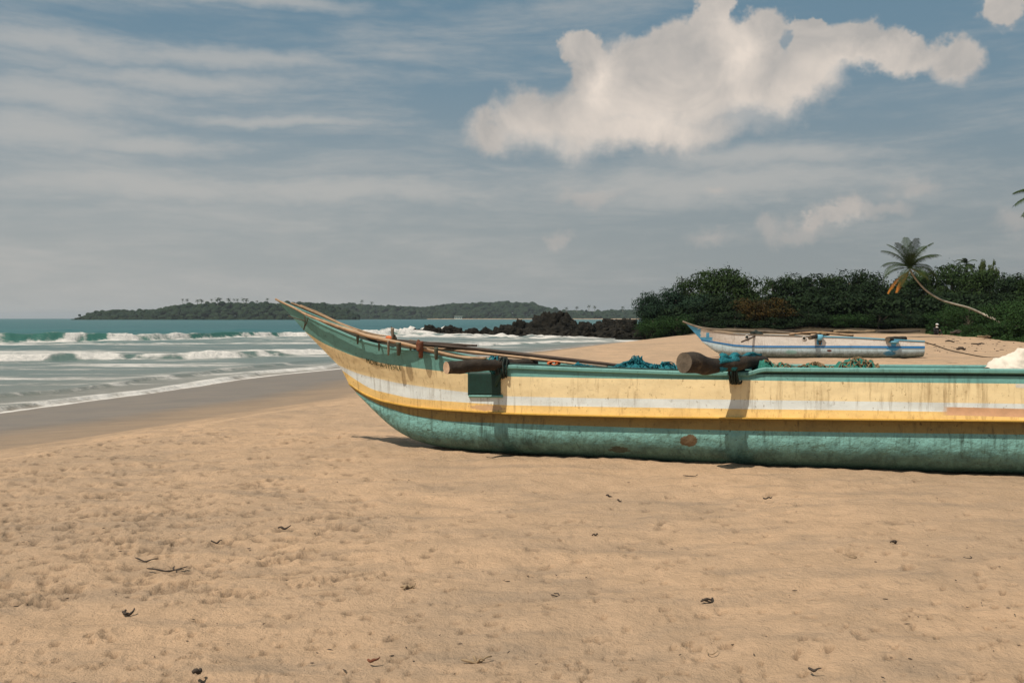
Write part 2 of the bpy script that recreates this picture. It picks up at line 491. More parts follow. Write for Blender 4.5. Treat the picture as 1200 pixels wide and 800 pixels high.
# ------------------------------------------------------------------ sea
def sea_material():
    m, t, bs = new_mat('sea_water')
    o = t.coord('Object')
    foam = t.new('ShaderNodeAttribute', attribute_name='foam').outputs['Fac']
    shal = t.new('ShaderNodeAttribute', attribute_name='shallow').outputs['Fac']
    milk = t.new('ShaderNodeAttribute', attribute_name='milk').outputs['Fac']
    deep = t.mix(t.mapr(t.noise(t.vmath('MULTIPLY', o, (0.006, 0.02, 1)), 1.0, 6, 0.6), 0.35, 0.65), (0.012, 0.085, 0.092), (0.024, 0.120, 0.122))
    c = t.mix(milk, deep, (0.15, 0.18, 0.165))
    thin = t.new('ShaderNodeAttribute', attribute_name='thin').outputs['Fac']
    c = t.mix(t.math('MULTIPLY', thin, 0.85), c, (0.045, 0.130, 0.105))      # clear green water in the thin crest
    c = t.mix(shal, c, (0.24, 0.195, 0.155))
    fv = t.vmath('MULTIPLY', o, (0.55, 1.0, 1.0))
    n1 = t.noise(fv, 0.9, 7, 0.68, 0.6)
    n2 = t.noise(o, 3.6, 6, 0.7, 0.3)
    n = t.math('ADD', t.math('MULTIPLY', n1, 0.62), t.math('MULTIPLY', n2, 0.38))
    thr = t.math('SUBTRACT', 0.80, t.math('MULTIPLY', foam, 0.55))
    k = t.mapr(t.math('SUBTRACT', n, thr), -0.10, 0.15, 0.0, 1.0, smooth=True)
    fc = t.mix(t.mapr(n2, 0.35, 0.65), (0.72, 0.68, 0.63), (0.52, 0.50, 0.47))
    c = t.mix(k, c, fc)
    t.link(c, bs.inputs['Base Color'])
    t.link(t.mapr(k, 0, 1, 0.28, 0.85), bs.inputs['Roughness'])
    bs.inputs['IOR'].default_value = 1.33
    t.link(t.mapr(k, 0, 1, 0.10, 0.05), bs.inputs['Specular IOR Level'])
    h = t.math('ADD', t.math('MULTIPLY', t.noise(t.vmath('MULTIPLY', o, (0.5, 1.3, 1)), 1.6, 7, 0.65), 1.0),
               t.math('MULTIPLY', t.math('MULTIPLY', k, n2), 0.8))
    b = t.new('ShaderNodeBump'); t.link(h, b.inputs['Height'])
    t.link(t.mapr(shal, 0.3, 1.0, 0.75, 0.12), b.inputs['Strength']); b.inputs['Distance'].default_value = 0.22
    t.link(b.outputs[0], bs.inputs['Normal'])
    return m
SEA = sea_material()

def pxX(px, D): return (px - 600) / F * D
Y1X = [-400, -60, -46, -36, -27, -14, -1, 20]; Y1Y = [80, 86, 92, 100, 122, 134, 142, 150]
Y2X = [-300, -40, -27, -18, -11, -5, 4, 20]; Y2Y = [44, 48, 52, 57, 63, 76, 92, 100]
def build_sea():
    ys = [13.0]
    while ys[-1] < 190: ys.append(ys[-1] * 1.0032)
    while ys[-1] < 12500: ys.append(ys[-1] * 1.028)
    ys = np.array(ys); us = np.linspace(-0.80, 0.42, 620)
    U, Y = np.meshgrid(us, ys); X = U * Y
    d = dland(X, Y); H = hland(X, Y)
    off = np.clip(-d - 6, 0, None)
    amp = np.clip(off / 45, 0.02, 1)
    fadefar = 1 - 0.6 * sstep(300, 2000, Y)
    z = WATER + amp * fadefar * (0.30 * fbm(X / 16, Y / 6, 21, 3) + 0.10 * fbm(X / 3.2, Y / 1.5, 22, 3) * (1 - sstep(200, 400, Y)))
    foam = np.zeros_like(X)
    # outer breaker
    y1 = np.interp(X, Y1X, Y1Y) + 3.0 * fbm(X / 14, X * 0 + 3, 31, 3)
    t1 = Y - y1 + 0.5 * fbm(X / 1.6, X * 0 + 11, 33, 3)
    env = (1 - sstep(2, 14, X)) * (0.72 + 0.28 * sstep(-0.2, 0.3, fbm(X / 9, X * 0 + 8, 32, 2)))
    env *= np.interp(X, [-60, -46, -36, -27, -14, 0], [0.95, 1.0, 1.0, 0.75, 0.5, 0.4])
    prof = np.where(t1 < 0, np.exp(-(t1 / 0.75) ** 2), np.exp(-(t1 / 6.0) ** 2))
    env = env * (1 + 0.28 * fbm(X / 3.5, X * 0 + 2, 36, 3))
    env = env * (0.80 + 0.45 * fbm(X / 7.0, X * 0 + 21, 37, 2))
    z += 1.02 * env * prof
    xw = X / np.maximum(Y, 1) * F + 600
    cx = np.interp(X, Y1X, Y1Y); pc = X / cx * F + 600          # where along the crest this column lies
    br = np.zeros_like(X)
    for (a, b, s) in ((-400, 24, 16), (84, 112, 14), (126, 236, 22), (290, 318, 10), (330, 700, 16)):
        pn = pc + 30 * fbm(X / 2.6, Y / 1.3, 34, 4)
        br = np.maximum(br, sstep(a - s, a + s, pn) * (1 - sstep(b - s, b + s, pn)))
    lump = fbm(X / 1.1, Y / 1.1, 35, 3)
    face = np.exp(-(np.clip(t1, -99, 0) / 2.6) ** 2) * (1 - sstep(0.2, 1.6, t1))
    foam = np.maximum(foam, br * face * (0.85 + 0.5 * lump) )
    z += br * face * 0.34 * lump * env
    foam = np.maximum(foam, (0.92 + 0.7 * lump) * np.exp(-((t1 + 2.0) / 1.4) ** 2))
    foam = np.maximum(foam, (1 - br) * 0.62 * np.exp(-((t1 - 0.0) / 0.28) ** 2) * env)
    # spray thrown at the rocks
    for (px, D, w, hgt) in ((480, 150, 5, 0.9), (522, 146, 3.2, 0.9), (445, 152, 6, .5)):
        xx = pxX(px, D); g = np.exp(-((X - xx) / w) ** 2 - ((Y - D) / 1.6) ** 2)
        z += g * hgt * (0.8 + lump); foam = np.maximum(foam, g * 1.1)
    for (px, D, w) in ((530, 128, 6), (570, 121, 3), (600, 112, 5), (635, 107, 4), (545, 133, 2.0), (640, 112, 5), (500, 118, 7)):
        xx = pxX(px, D); g = np.exp(-((X - xx) / w) ** 2 - ((Y - D) / 2.2) ** 2)
        z += g * 0.35 * (0.6 + lump); foam = np.maximum(foam, g * 0.95)
    # inner breaker
    y2 = np.interp(X, Y2X, Y2Y) + 2.2 * fbm(X / 7, X * 0 + 5, 41, 3)
    t2 = Y - y2
    prof2 = np.where(t2 < 0, np.exp(-(t2 / 0.5) ** 2), np.exp(-(t2 / 3.5) ** 2))
    env2 = 0.42 * (0.75 + 0.4 * fbm(X / 4, X * 0 + 5, 43, 2)) * sstep(6, 16, off + 6)
    z += env2 * prof2
    pc2 = X / np.interp(X, Y2X, Y2Y) * F + 600
    gap = sstep(60, 70, pc2) * (1 - sstep(85, 100, pc2)) + sstep(140, 146, pc2) * (1 - sstep(160, 168, pc2))
    f2 = np.exp(-(np.clip(t2, -99, 0) / 1.6) ** 2) * (1 - sstep(2.0, 14.0, t2))
    foam = np.maximum(foam, (0.78 - 0.35 * gap + 0.9 * lump + 0.5 * fbm(X / 5, Y / 1.5, 49, 3)) * f2)
    z += f2 * 0.20 * lump * env2 * 2
    # churned field between the breakers, thinning shoreward
    between = sstep(0, 3, -t1) * sstep(-1, 2, t2)
    foam = np.maximum(foam, between * (0.50 + 0.62 * fbm(X / 16, Y / 3.0, 45, 4)))
    inner = sstep(0, 1, -t2) * sstep(0.0, 3.0, off + 1)
    foam = np.maximum(foam, inner * (0.37 + 0.60 * fbm(X / 9, Y / 1.6, 46, 4)))
    cove = sstep(-2, 6, X) * sstep(60, 70, Y) * (1 - sstep(112, 118, Y))
    foam = np.maximum(foam, cove * (0.22 + 0.50 * fbm(X / 12, Y / 2.0, 47, 3)))
    cove2 = (1 - sstep(104, 120, Y)) * sstep(50, 60, Y) * sstep(-12, -2, X)
    foam = np.maximum(foam, cove2 * (0.26 + 0.50 * fbm(X / 12, Y / 2.0, 48, 3)))
    # swash bores running up the sand
    for (o0, hh, wf, wb, ff) in ((1.3, 0.10, 0.16, 0.9, 0.9), (4.2, 0.10, 0.2, 1.0, 0.62)):
        tt = -(d + 6.4) - o0 + 1.1 * fbm(X / 5, Y / 5, 51 + int(o0), 3)
        pr = np.where(tt < 0, np.exp(-(tt / wf) ** 2), np.exp(-(tt / wb) ** 2))
        nearm = 1 - sstep(45, 60, Y)
        z += hh * pr * nearm
        foam = np.maximum(foam, nearm * ff * np.exp(-((tt + 0.02) / 0.55) ** 2) * (0.8 + 0.5 * fbm(X / 3, Y / 3, 55, 2)))
    depth = z - H
    foam = np.maximum(foam, 0.85 * np.exp(-((depth - 0.01) / 0.012) ** 2) * (1 - sstep(60, 90, Y) * .4))
    # a few whitecaps far out
    wc = sstep(0.36, 0.44, fbm(X / 26, Y / 10, 61, 3)) * sstep(150, 200, Y) * (1 - sstep(500, 900, Y))
    foam = np.maximum(foam, wc * 0.42)
    # surf at the foot of the headland
    for px in (95, 118, 126, 167):
        xx = pxX(px, 1440); foam = np.maximum(foam, 1.0 * np.exp(-((X - xx) / 7) ** 2 - ((Y - 1440) / 25) ** 2))
    shallow = np.exp(-np.clip(depth, 0, 9) / 0.16)
    milk = np.clip(0.9 * (1 - sstep(0, 95, off)) , 0, 1)
    milk = np.where(t1 > -1.5, milk * 0.25, milk)
    green = np.exp(-((t1 + .3) / 2.2) ** 2) + .35 * np.exp(-((t2 + .2) / 1.0) ** 2)
    wall = np.exp(-(np.clip(t1 + .6, -99, 99) / 1.2) ** 2) * env
    milk = np.clip(milk, 0, 1)
    V = np.stack([X, Y, z], -1).reshape(-1, 3)
    fc = grid_faces(len(ys), len(us))
    # outer water on both sides and behind, slightly lower
    n = len(V)
    V = np.vstack([V, [[-12400, -600, WATER - .3], [-40, -600, WATER - .3], [-11, 13.2, WATER - .3], [-9600, 12400, WATER - .3], [-12400, 12400, WATER - .3]],
                   [[5100, 12400, WATER - .3], [12400, 12400, WATER - .3], [12400, 2500, WATER - .3], [1000, 2500, WATER - .3]]])
    fc = np.vstack([fc, [[n, n + 1, n + 2, n + 3], [n, n + 3, n + 4, n + 4]][:1], [[n + 5, n + 6, n + 7, n + 8]]])
    z9 = np.zeros(9)
    o = mesh_obj('sea', V, fc, SEA, smooth=True, attrs={'foam': np.concatenate([np.clip(foam, 0, 1.2).ravel(), z9]),
        'shallow': np.concatenate([np.clip(shallow, 0, 1).ravel(), z9]), 'milk': np.concatenate([milk.ravel(), z9]), 'thin': np.concatenate([np.clip(green, 0, 1).ravel(), z9])})
    tag(o, 'teal sea with two lines of white breakers and thin foam at the shore', kind='structure')
build_sea()

# ------------------------------------------------------------------ generic meshes
def tube(path, radii, seg=12, noise_amp=0.0, noise_scale=6.0, cap=True, seed=0.0):
    """tube along a list of Vectors; returns verts, faces, end-face indices"""
    path = [Vector(p) for p in path]; n = len(path)
    if not isinstance(radii, (list, tuple)): radii = [radii] * n
    V = []; Fc = []
    up = Vector((0, 0, 1))
    tprev = (path[1] - path[0]).normalized()
    a = tprev.cross(up)
    if a.length < 1e-3: a = Vector((1, 0, 0))
    a.normalize()
    for i, p in enumerate(path):
        tg = (path[min(i + 1, n - 1)] - path[max(i - 1, 0)]).normalized()
        a = (a - tg * a.dot(tg)).normalized(); b = tg.cross(a)
        for k in range(seg):
            th = 2 * math.pi * k / seg
            dr = a * math.cos(th) + b * math.sin(th)
            q = p + dr * radii[i]
            r = radii[i] * (1 + noise_amp * mnoise.noise(q * noise_scale + Vector((seed, 0, 0))) * 2)
            V.append(p + dr * r)
    for i in range(n - 1):
        for k in range(seg):
            k2 = (k + 1) % seg
            Fc.append((i * seg + k, i * seg + k2, (i + 1) * seg + k2, (i + 1) * seg + k))
    caps = []
    if cap:
        caps = [len(Fc), len(Fc) + 1]
        Fc.append(tuple(range(seg))[::-1]); Fc.append(tuple((n - 1) * seg + k for k in range(seg)))
    return V, Fc, caps

def join_geo(parts):
    V = []; Fc = []
    for v, f in parts:
        n = len(V); V += list(v); Fc += [tuple(i + n for i in q) for q in f]
    return V, Fc

def resample(pts, n):
    pts = [Vector(p) for p in pts]
    # catmull-rom
    out = []
    m = len(pts)
    for i in range(n):
        s = i / (n - 1) * (m - 1); k = min(int(s), m - 2); u = s - k
        p0 = pts[max(k - 1, 0)]; p1 = pts[k]; p2 = pts[k + 1]; p3 = pts[min(k + 2, m - 1)]
        out.append(0.5 * ((2 * p1) + (p2 - p0) * u + (2 * p0 - 5 * p1 + 4 * p2 - p3) * u * u + (3 * p1 - p0 - 3 * p2 + p3) * u ** 3))
    return out

def tube_obj(name, path, r, mat, parent=None, seg=10, na=0.0, ns=6.0, endmat=None, label=None, n=None):
    if n: path = resample(path, n)
    if isinstance(r, (list, tuple)) and len(r) != len(path):
        r = [float(np.interp(i / (len(path) - 1), np.linspace(0, 1, len(r)), r)) for i in range(len(path))]
    V, Fc, caps = tube(path, r, seg, na, ns, seed=random.random() * 50)
    mats = [mat] + ([endmat] if endmat else [])
    fm = [0] * len(Fc)
    if endmat:
        for c in caps: fm[c] = 1
    o = mesh_obj(name, V, Fc, mats, parent, fmat=fm)
    for i, p in enumerate(o.data.polygons): p.use_smooth = i not in caps
    return o

# ------------------------------------------------------------------ big boat
class Boat:
    def __init__(s, origin, ang):
        s.o = Vector((origin[0], origin[1], 0)); s.ang = ang
        s.ex = Vector((math.cos(ang), math.sin(ang), 0)); s.ey = Vector((-math.sin(ang), math.cos(ang), 0))
    def loc(s, px, py, w):
        """local point on the plane local y = w seen at photo pixel"""
        c = Vector((0, 0, CAMZ)) - s.o; r = ray(px, py)
        cy = c.dot(s.ey); ry = r.dot(s.ey)
        tt = (w - cy) / ry
        q = c + r * tt
        return Vector((q.dot(s.ex), w, q.z))

def smooth_line(pts, n=500, k=9):
    a = np.array([p[0] for p in pts]); z = np.array([p[1] for p in pts])
    A = np.linspace(a[0], a[-1], n); Z = np.interp(A, a, z)
    kk = np.ones(k) / k
    Zp = np.concatenate([2 * Z[0] - Z[k // 2:0:-1], Z, 2 * Z[-1] - Z[-2:-k // 2 - 1:-1]])
    Zs = np.convolve(Zp, kk, 'valid')[:n]
    Zs[0] = Z[0]; Zs[-1] = Z[-1]
    return A, Zs

def make_hull(B, lines, Aend, stern_w, L, matrows, deck_mat, in_mat, name, parent, ncol=240, stern_rise=0.25, patch=None, mats=None, bel=10, lam=0.0):
    """lines: list of dict(px pts, W half width); last is keel (W 0)"""
    data = []
    for ln in lines:
        W = ln['W']; pts = []
        a0 = None
        for (px, py) in ln['px']:
            w = W
            for it in range(4):
                q = B.loc(px, py, -w)
                if a0 is None: w = 0.012
                else: w = 0.012 + W * (1 - (1 - min(max((q.x - a0) / L, 0), 1)) ** 1.9)
            q = B.loc(px, py, -w)
            if a0 is None: a0 = q.x
            pts.append((q.x, q.z))
        last = pts[-1]
        if last[0] < Aend: pts.append((Aend, last[1] + ln.get('end', 0.0)))
        else:
            pts[-1] = (Aend, last[1])
        A, Z = smooth_line(pts, k=ln.get('k', 9))
        data.append((a0, W, A, Z))
    tau = np.linspace(0, 1, ncol)
    g = 0.35 * tau + 0.65 * tau ** 1.5
    rows = []
    def wid(a, a0, W):
        w = 0.012 + W * (1 - (1 - np.clip((a - a0) / L, 0, 1)) ** 1.9)
        st = np.clip((a - (Aend - 2.2)) / 2.2, 0, 1)
        return w * (1 - (1 - stern_w) * st ** 2)
    for (a0, W, A, Z) in data:
        a = a0 + g * (Aend - a0)
        rows.append((a, wid(a, a0, W), np.interp(a, A, Z)))
    # subdivide
    fullrows = []; rowmat = []
    nl = len(rows)
    for j in range(nl - 2):
        sub = lines[j].get('sub', 3)
        for k in range(sub):
            u = k / sub
            fullrows.append(tuple(rows[j][i] * (1 - u) + rows[j + 1][i] * u for i in range(3))); rowmat.append(matrows[j])
    top = rows[nl - 2]; kl = rows[nl - 1]
    for k in range(bel + 1):
        th = k / bel * math.pi / 2
        a = top[0] + (kl[0] - top[0]) * (1 - math.cos(th))
        w = top[1] * (max(math.cos(th), 0) ** 0.75) * (1 + 0.10 * math.sin(2 * th)) if k < bel else top[1] * 0 + 0.0
        z = top[2] + (kl[2] - top[2]) * (math.sin(th) ** 1.15)
        fullrows.append((a, w, z))
        if k < bel: rowmat.append(matrows[nl - 2])
    nr = len(fullrows)
    V = []
    for side in (-1, 1):
        for (a, w, z) in fullrows:
            for i in range(ncol): V.append((a[i], side * w[i], z[i]))
    Fc = []; FM = []
    for sidx in (0, 1):
        base = sidx * nr * ncol
        for r in range(nr - 1):
            for i in range(ncol - 1):
                q = (base + r * ncol + i, base + r * ncol + i + 1, base + (r + 1) * ncol + i + 1, base + (r + 1) * ncol + i)
                if sidx == 0: q = q[::-1]
                Fc.append(q)
                mi = rowmat[r]
                if patch and sidx == 0:
                    c = [sum(V[v][k] for v in q) / 4 for k in range(3)]
                    p = patch(c, r, mi)
                    if p is not None: mi = p
                FM.append(mi)
    # stem strip between the two sides and the transom
    for r in range(nr - 1):
        Fc.append((r * ncol, (r + 1) * ncol, nr * ncol + (r + 1) * ncol, nr * ncol + r * ncol)); FM.append(rowmat[r])
        e = ncol - 1
        Fc.append((r * ncol + e, nr * ncol + r * ncol + e, nr * ncol + (r + 1) * ncol + e, (r + 1) * ncol + e)); FM.append(rowmat[r])
    o = mesh_obj(name, V, Fc, mats, parent, smooth=True, fmat=FM)
    bm = bmesh.new(); bm.from_mesh(o.data); bmesh.ops.remove_doubles(bm, verts=bm.verts, dist=0.0008)
    bmesh.ops.recalc_face_normals(bm, faces=bm.faces); bm.to_mesh(o.data); bm.free()
    o.data.set_sharp_from_angle(angle=math.radians(32))
    return o, rows, fullrows

M = {}
tipP = (-2.84, 12.06)
BA = math.atan2(-0.301, 0.9536)
B1 = Boat(tipP, BA)
def pbox(B, kind, x0, y0, x1, y1, w, col, jag=0.2):
    a = B.loc(x0, y0, -w); b = B.loc(x1, y1, -w)
    return (kind, (a.x + b.x) / 2, (a.z + b.z) / 2, abs(b.x - a.x) / 2, abs(a.z - b.z) / 2, col, jag)
PINK = pbox(B1, 'box', 1108, 476.5, 1330, 492, .4, (0.62, 0.36, 0.21), .08)
M['teal'] = hull_paint('teal_paint', (0.150, 0.35, 0.315), dirt=(0.03, 0.06, 0.05), amount=0.55)
M['yellow'] = hull_paint('yellow_paint', (0.88, 0.70, 0.40), dirt=(0.28, 0.18, 0.08), amount=0.8, lump=0.22, patches=[pbox(B1, 'box', 1188, 448, 1330, 457, .39, (0.66, 0.62, 0.54), .9)])
M['yellow2'] = hull_paint('deep_yellow_paint', (0.85, 0.58, 0.22), dirt=(0.25, 0.14, 0.05), amount=0.8, lump=0.22, patches=[PINK, pbox(B1, 'oval', 548, 474, 590, 482, .4, (0.62, 0.40, 0.22), .9)])
M['white'] = hull_paint('pale_blue_white_paint', (0.74, 0.78, 0.76), dirt=(0.28, 0.25, 0.20), amount=0.8, lump=0.22, patches=[PINK])
M['ledge'] = hull_paint('ochre_ledge_paint', (0.66, 0.40, 0.08), dirt=(0.2, 0.1, 0.02), amount=0.5)
M['band'] = hull_paint('shaded_yellow_band_paint', (0.32, 0.23, 0.075), dirt=(0.07, 0.045, 0.02), amount=0.9)  # yellow paint below the ledge, darkened in colour for the shade there
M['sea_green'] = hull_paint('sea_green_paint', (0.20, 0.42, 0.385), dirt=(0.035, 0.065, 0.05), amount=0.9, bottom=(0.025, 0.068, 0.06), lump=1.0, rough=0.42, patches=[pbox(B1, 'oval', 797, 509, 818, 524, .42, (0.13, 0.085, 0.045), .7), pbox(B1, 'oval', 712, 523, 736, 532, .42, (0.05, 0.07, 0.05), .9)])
M['pink'] = hull_paint('bare_pinkish_patch', (0.60, 0.34, 0.19), dirt=(0.3, 0.12, 0.05), amount=0.5)
M['brownpatch'] = hull_paint('worn_brown_patch', (0.13, 0.09, 0.05), dirt=(0.03, 0.04, 0.03), amount=0.8)
M['inside'] = pmat('inside_timber', (0.10, 0.09, 0.06), (0.05, 0.06, 0.05), 4, 0.8)
M['log'] = pmat('weathered_log', (0.052, 0.039, 0.028), (0.024, 0.019, 0.015), 5, 0.85, stretch=(1, 1, 1), bump=0.8, bscale=18, bdist=0.02, dirt=(0.12, 0.09, 0.06), dirt_scale=9)
M['logend'] = pmat('sawn_log_end', (0.60, 0.41, 0.27), (0.38, 0.25, 0.16), 8, 0.85, bump=0.6, bscale=40)
M['logend2'] = pmat('grey_log_end', (0.16, 0.125, 0.09), (0.07, 0.055, 0.04), 10, 0.85, bump=0.8, bscale=30)
M['bamboo'] = pmat('dry_bamboo', (0.50, 0.33, 0.19), (0.30, 0.18, 0.10), 3, 0.55, bump=0.3, bscale=30, dirt=(0.12, 0.07, 0.04), dirt_scale=7, dirt_lo=0.5, dirt_hi=0.75)
M['darkpole'] = pmat('dark_pole', (0.085, 0.055, 0.038), (0.045, 0.03, 0.022), 6, 0.7, bump=0.4, bscale=30)
M['peg'] = pmat('green_peg_wood', (0.07, 0.09, 0.06), (0.10, 0.07, 0.05), 10, 0.8)
M['rust'] = pmat('rusty_cloth', (0.20, 0.07, 0.035), (0.09, 0.04, 0.025), 12, 0.9)
M['orange'] = pmat('orange_cord', (0.75, 0.20, 0.06), (0.5, 0.13, 0.05), 20, 0.8)
M['darkgreen'] = hull_paint('dark_green_paint', (0.009, 0.045, 0.036), dirt=(0.01, 0.02, 0.02), amount=0.6, rough=0.6)
M['blacktie'] = pmat('dark_lashing', (0.018, 0.03, 0.026), (0.03, 0.035, 0.03), 20, 0.9, bump=0.8, bscale=60)
M['net_blue'] = pmat('blue_net', (0.010, 0.10, 0.14), (0.015, 0.20, 0.23), 18, 0.75, bump=1.0, bscale=70, bdist=0.02)
M['net_green'] = pmat('green_net', (0.015, 0.12, 0.09), (0.035, 0.23, 0.17), 18, 0.75, bump=1.0, bscale=70, bdist=0.02)
M['net_tan'] = pmat('tan_net', (0.36, 0.24, 0.12), (0.20, 0.13, 0.07), 18, 0.85, bump=1.0, bscale=70, bdist=0.02)
M['sheet'] = pmat('white_sheet', (0.74, 0.66, 0.56), (0.62, 0.54, 0.45), 3, 0.8, bump=0.5, bscale=14, bdist=0.02)
M['letter'] = pmat('green_lettering', (0.03, 0.07, 0.04), (0.06, 0.08, 0.03), 30, 0.6, bump=0)
M['rope'] = pmat('dark_rope', (0.10, 0.075, 0.05), (0.06, 0.045, 0.03), 30, 0.9)
M['graypole'] = pmat('grey_wood_pole', (0.28, 0.22, 0.16), (0.15, 0.115, 0.085), 6, 0.8)

A_END = 12.6

sheer = [(325, 352), (345, 363), (380, 381), (420, 398), (442, 404), (470, 409), (494, 413), (520, 419.5), (545, 424), (575, 428), (600, 430), (700, 434), (800, 437.5), (880, 438.5), (1200, 441)]
tealb = [(357, 388), (378, 402), (414, 417), (450, 426), (510, 434), (560, 439), (591, 441), (700, 443), (848, 445), (1000, 447.5), (1200, 449.5)]
whit_t = [(396, 427.5), (420, 438), (465, 448.5), (510, 455), (560, 461), (591, 464), (700, 466.5), (848, 468), (1000, 470), (1200, 473)]
whit_b = [(401, 434), (420, 447), (435, 456), (480, 466.5), (525, 470), (591, 474.5), (848, 478.7), (1000, 480.5), (1200, 484)]
ledge = [(408, 448), (425, 460), (444, 468), (480, 475), (510, 478), (591, 483), (773, 487.5), (1000, 490), (1200, 492)]
bandb = [(417, 459), (444, 474), (480, 486), (525, 493.5), (618, 496.5), (848, 504), (1000, 506.5), (1200, 509)]
keel = [(418, 461), (432, 474), (450, 495), (468, 508.5), (492, 519), (522, 526), (570, 531), (640, 534.5), (700, 538), (850, 546.5), (1000, 552), (1200, 557)]
def shift(pts, dx, dy): return [(x + dx, y + dy) for x, y in pts]
lines1 = [dict(px=sheer, W=0.375, sub=4), dict(px=tealb, W=0.385, sub=6), dict(px=whit_t, W=0.395, sub=3), dict(px=whit_b, W=0.40, sub=3),
          dict(px=ledge, W=0.415, sub=1), dict(px=shift(ledge, 0, 0.6), W=0.475, sub=1), dict(px=shift(ledge, 0.5, 2.0), W=0.475, sub=1),
          dict(px=shift(ledge, 1.5, 3.4), W=0.36, sub=4), dict(px=bandb, W=0.385), dict(px=keel, W=0.10, k=21)]
mats1 = [M['teal'], M['yellow'], M['white'], M['yellow2'], M['ledge'], M['band'], M['sea_green'], M['pink'], M['brownpatch']]
#        row: sheer->tealb teal, tealb->whit_t yellow, white, yellow2, ledge x3, band, belly
matrow1 = [0, 1, 2, 3, 4, 4, 5, 5, 6]
boat = empty('fishing_boat', B1.o, BA)
tag(boat, 'long green and yellow wooden fishing boat beached in front with raised pointed bow', 'boat')
aP0 = B1.loc(1108, 485, -.4).x; zP1 = B1.loc(1150, 476.5, -.4).z
aB0 = B1.loc(798, 515, -.4).x; aB1 = B1.loc(818, 515, -.4).x; zB1 = B1.loc(808, 509, -.42).z; zB0 = B1.loc(808, 525, -.42).z
aW0 = B1.loc(1187, 452, -.39).x
def patch1(c, r, mi):
    a, y, z = c
    if mi in (2, 3) and a > aP0 + 0.02 * math.sin(z * 90) and z < zP1: return 7
    if mi == 6:
        e = ((a - (aB0 + aB1) / 2) / ((aB1 - aB0) / 2)) ** 2 + ((z - (zB0 + zB1) / 2) / ((zB1 - zB0) / 2)) ** 2
        if e < 1.0 + 0.35 * math.sin(a * 70 + z * 55): return 8
    if mi == 1 and a > aW0 + 0.05 * math.sin(z * 130) and z > B1.loc(1195, 457, -.39).z: return 2
    return None
hull, rows1, full1 = make_hull(B1, lines1, A_END, 0.8, 3.0, matrow1, None, None, 'hull', boat, ncol=420, mats=mats1)

def row_interp(rows, j, a):
    return float(np.interp(a, rows[j][0], rows[j][1])), float(np.interp(a, rows[j][0], rows[j][2]))
def surf_w(a, z, j0=0, j1=2):
    for j in range(0, 4):
        w0, z0 = row_interp(rows1, j, a); w1, z1 = row_interp(rows1, j + 1, a)
        if z >= z1 or j == 3: break
    u = (z0 - z) / max(z0 - z1, 1e-4)
    return w0 + (w1 - w0) * min(max(u, -.5), 1.2)

def inner_shell(rows, a_from, a_to, parent, mat, depth=0.24, th=0.035, name='inner_planking', n=160):
    V = []; Fc = []
    aa = np.linspace(a_from, a_to, n)
    for a in aa:
        w, z = row_interp(rows, 0, a)
        dp = min(depth, 0.35 * w + 0.02); wi = max(w - th, w * 0.35)
        V += [(a, -w + 0.001, z + .002), (a, -wi, z + .002), (a, -wi * 0.96, z - dp), (a, 0, z - dp * 1.02), (a, wi * 0.96, z - dp), (a, wi, z + .002), (a, w - 0.001, z + .002)]
    for i in range(n - 1):
        for k in range(6):
            Fc.append((i * 7 + k, i * 7 + k + 1, (i + 1) * 7 + k + 1, (i + 1) * 7 + k))
    return mesh_obj(name, V, Fc, mat, parent, smooth=False)
inner_shell(rows1, 0.05, A_END - 0.01, boat, M['inside'])

def sweep_box(pts, wdt, hgt, mat, name, parent, frame=None):
    """box section swept along local points; width across y, height z, pts = outer lower edge"""
    V = []; Fc = []
    n = len(pts)
    b = min(wdt, hgt) * 0.22
    prof = [(0, b), (b, 0), (wdt - b, 0), (wdt, b), (wdt, hgt - b), (wdt - b, hgt), (b, hgt), (0, hgt - b)]
    m = len(prof)
    for p in pts:
        for (dy, dz) in prof: V.append((p[0], p[1] + dy * p[3], p[2] + dz))
    for i in range(n - 1):
        for k in range(m):
            k2 = (k + 1) % m
            Fc.append((i * m + k, i * m + k2, (i + 1) * m + k2, (i + 1) * m + k))
    Fc.append(tuple(range(m))); Fc.append(tuple((n - 1) * m + k for k in range(m))[::-1])
    o = mesh_obj(name, V, Fc, mat, parent)
    bm = bmesh.new(); bm.from_mesh(o.data); bmesh.ops.recalc_face_normals(bm, faces=bm.faces); bm.to_mesh(o.data); bm.free()
    return o

def rail(side, a0, a1, dz0, dz_fn, mat):
    pts = []
    for a in np.linspace(a0, a1, max(20, int((a1 - a0) / 0.06))):
        w, z = row_interp(rows1, 0, a)
        pts.append((a, side * (w + 0.032), z + dz_fn(a), -side))
    return sweep_box(pts, 0.075, 0.045, mat, 'gunwale_rail', boat)
aR0 = B1.loc(583, 440, -.4).x; aR1 = B1.loc(878, 436, -.4).x
for sd in (-1, 1):
    rail(sd, aR0, aR1, 0, lambda a: -0.02 + 0.0 * a - 0.11 * max(0, 1 - (a - aR0) / 0.13), M['teal'])
    rail(sd, aR1 - 0.03, A_END, 0, lambda a: -0.02 + 0.045 * min(1, max(0, (a - aR1) / 0.12)), M['teal'])

for sd in (-1, 1):
    pts = []
    for a in np.linspace(aR0 + .12, A_END - .02, 200):
        w, z = row_interp(rows1, 0, a); pts.append((a, sd * (w - .004), z - .03, -sd))
    sweep_box(pts, .024, .07, M['darkgreen'], 'rail_shade_strip', boat)  # dark strip closing the gap, coloured for the shadow line under the rail
# bow capping strip
pts = []
for side in (-1, 1):
    pts = []
    for a in np.linspace(0.02, aR0 + .05, 70):
        w, z = row_interp(rows1, 0, a)
        pts.append((a, side * (w + 0.006), z - 0.012, -side))
    sweep_box(pts, 0.022, 0.026, M['teal'], 'bow_capping', boat)

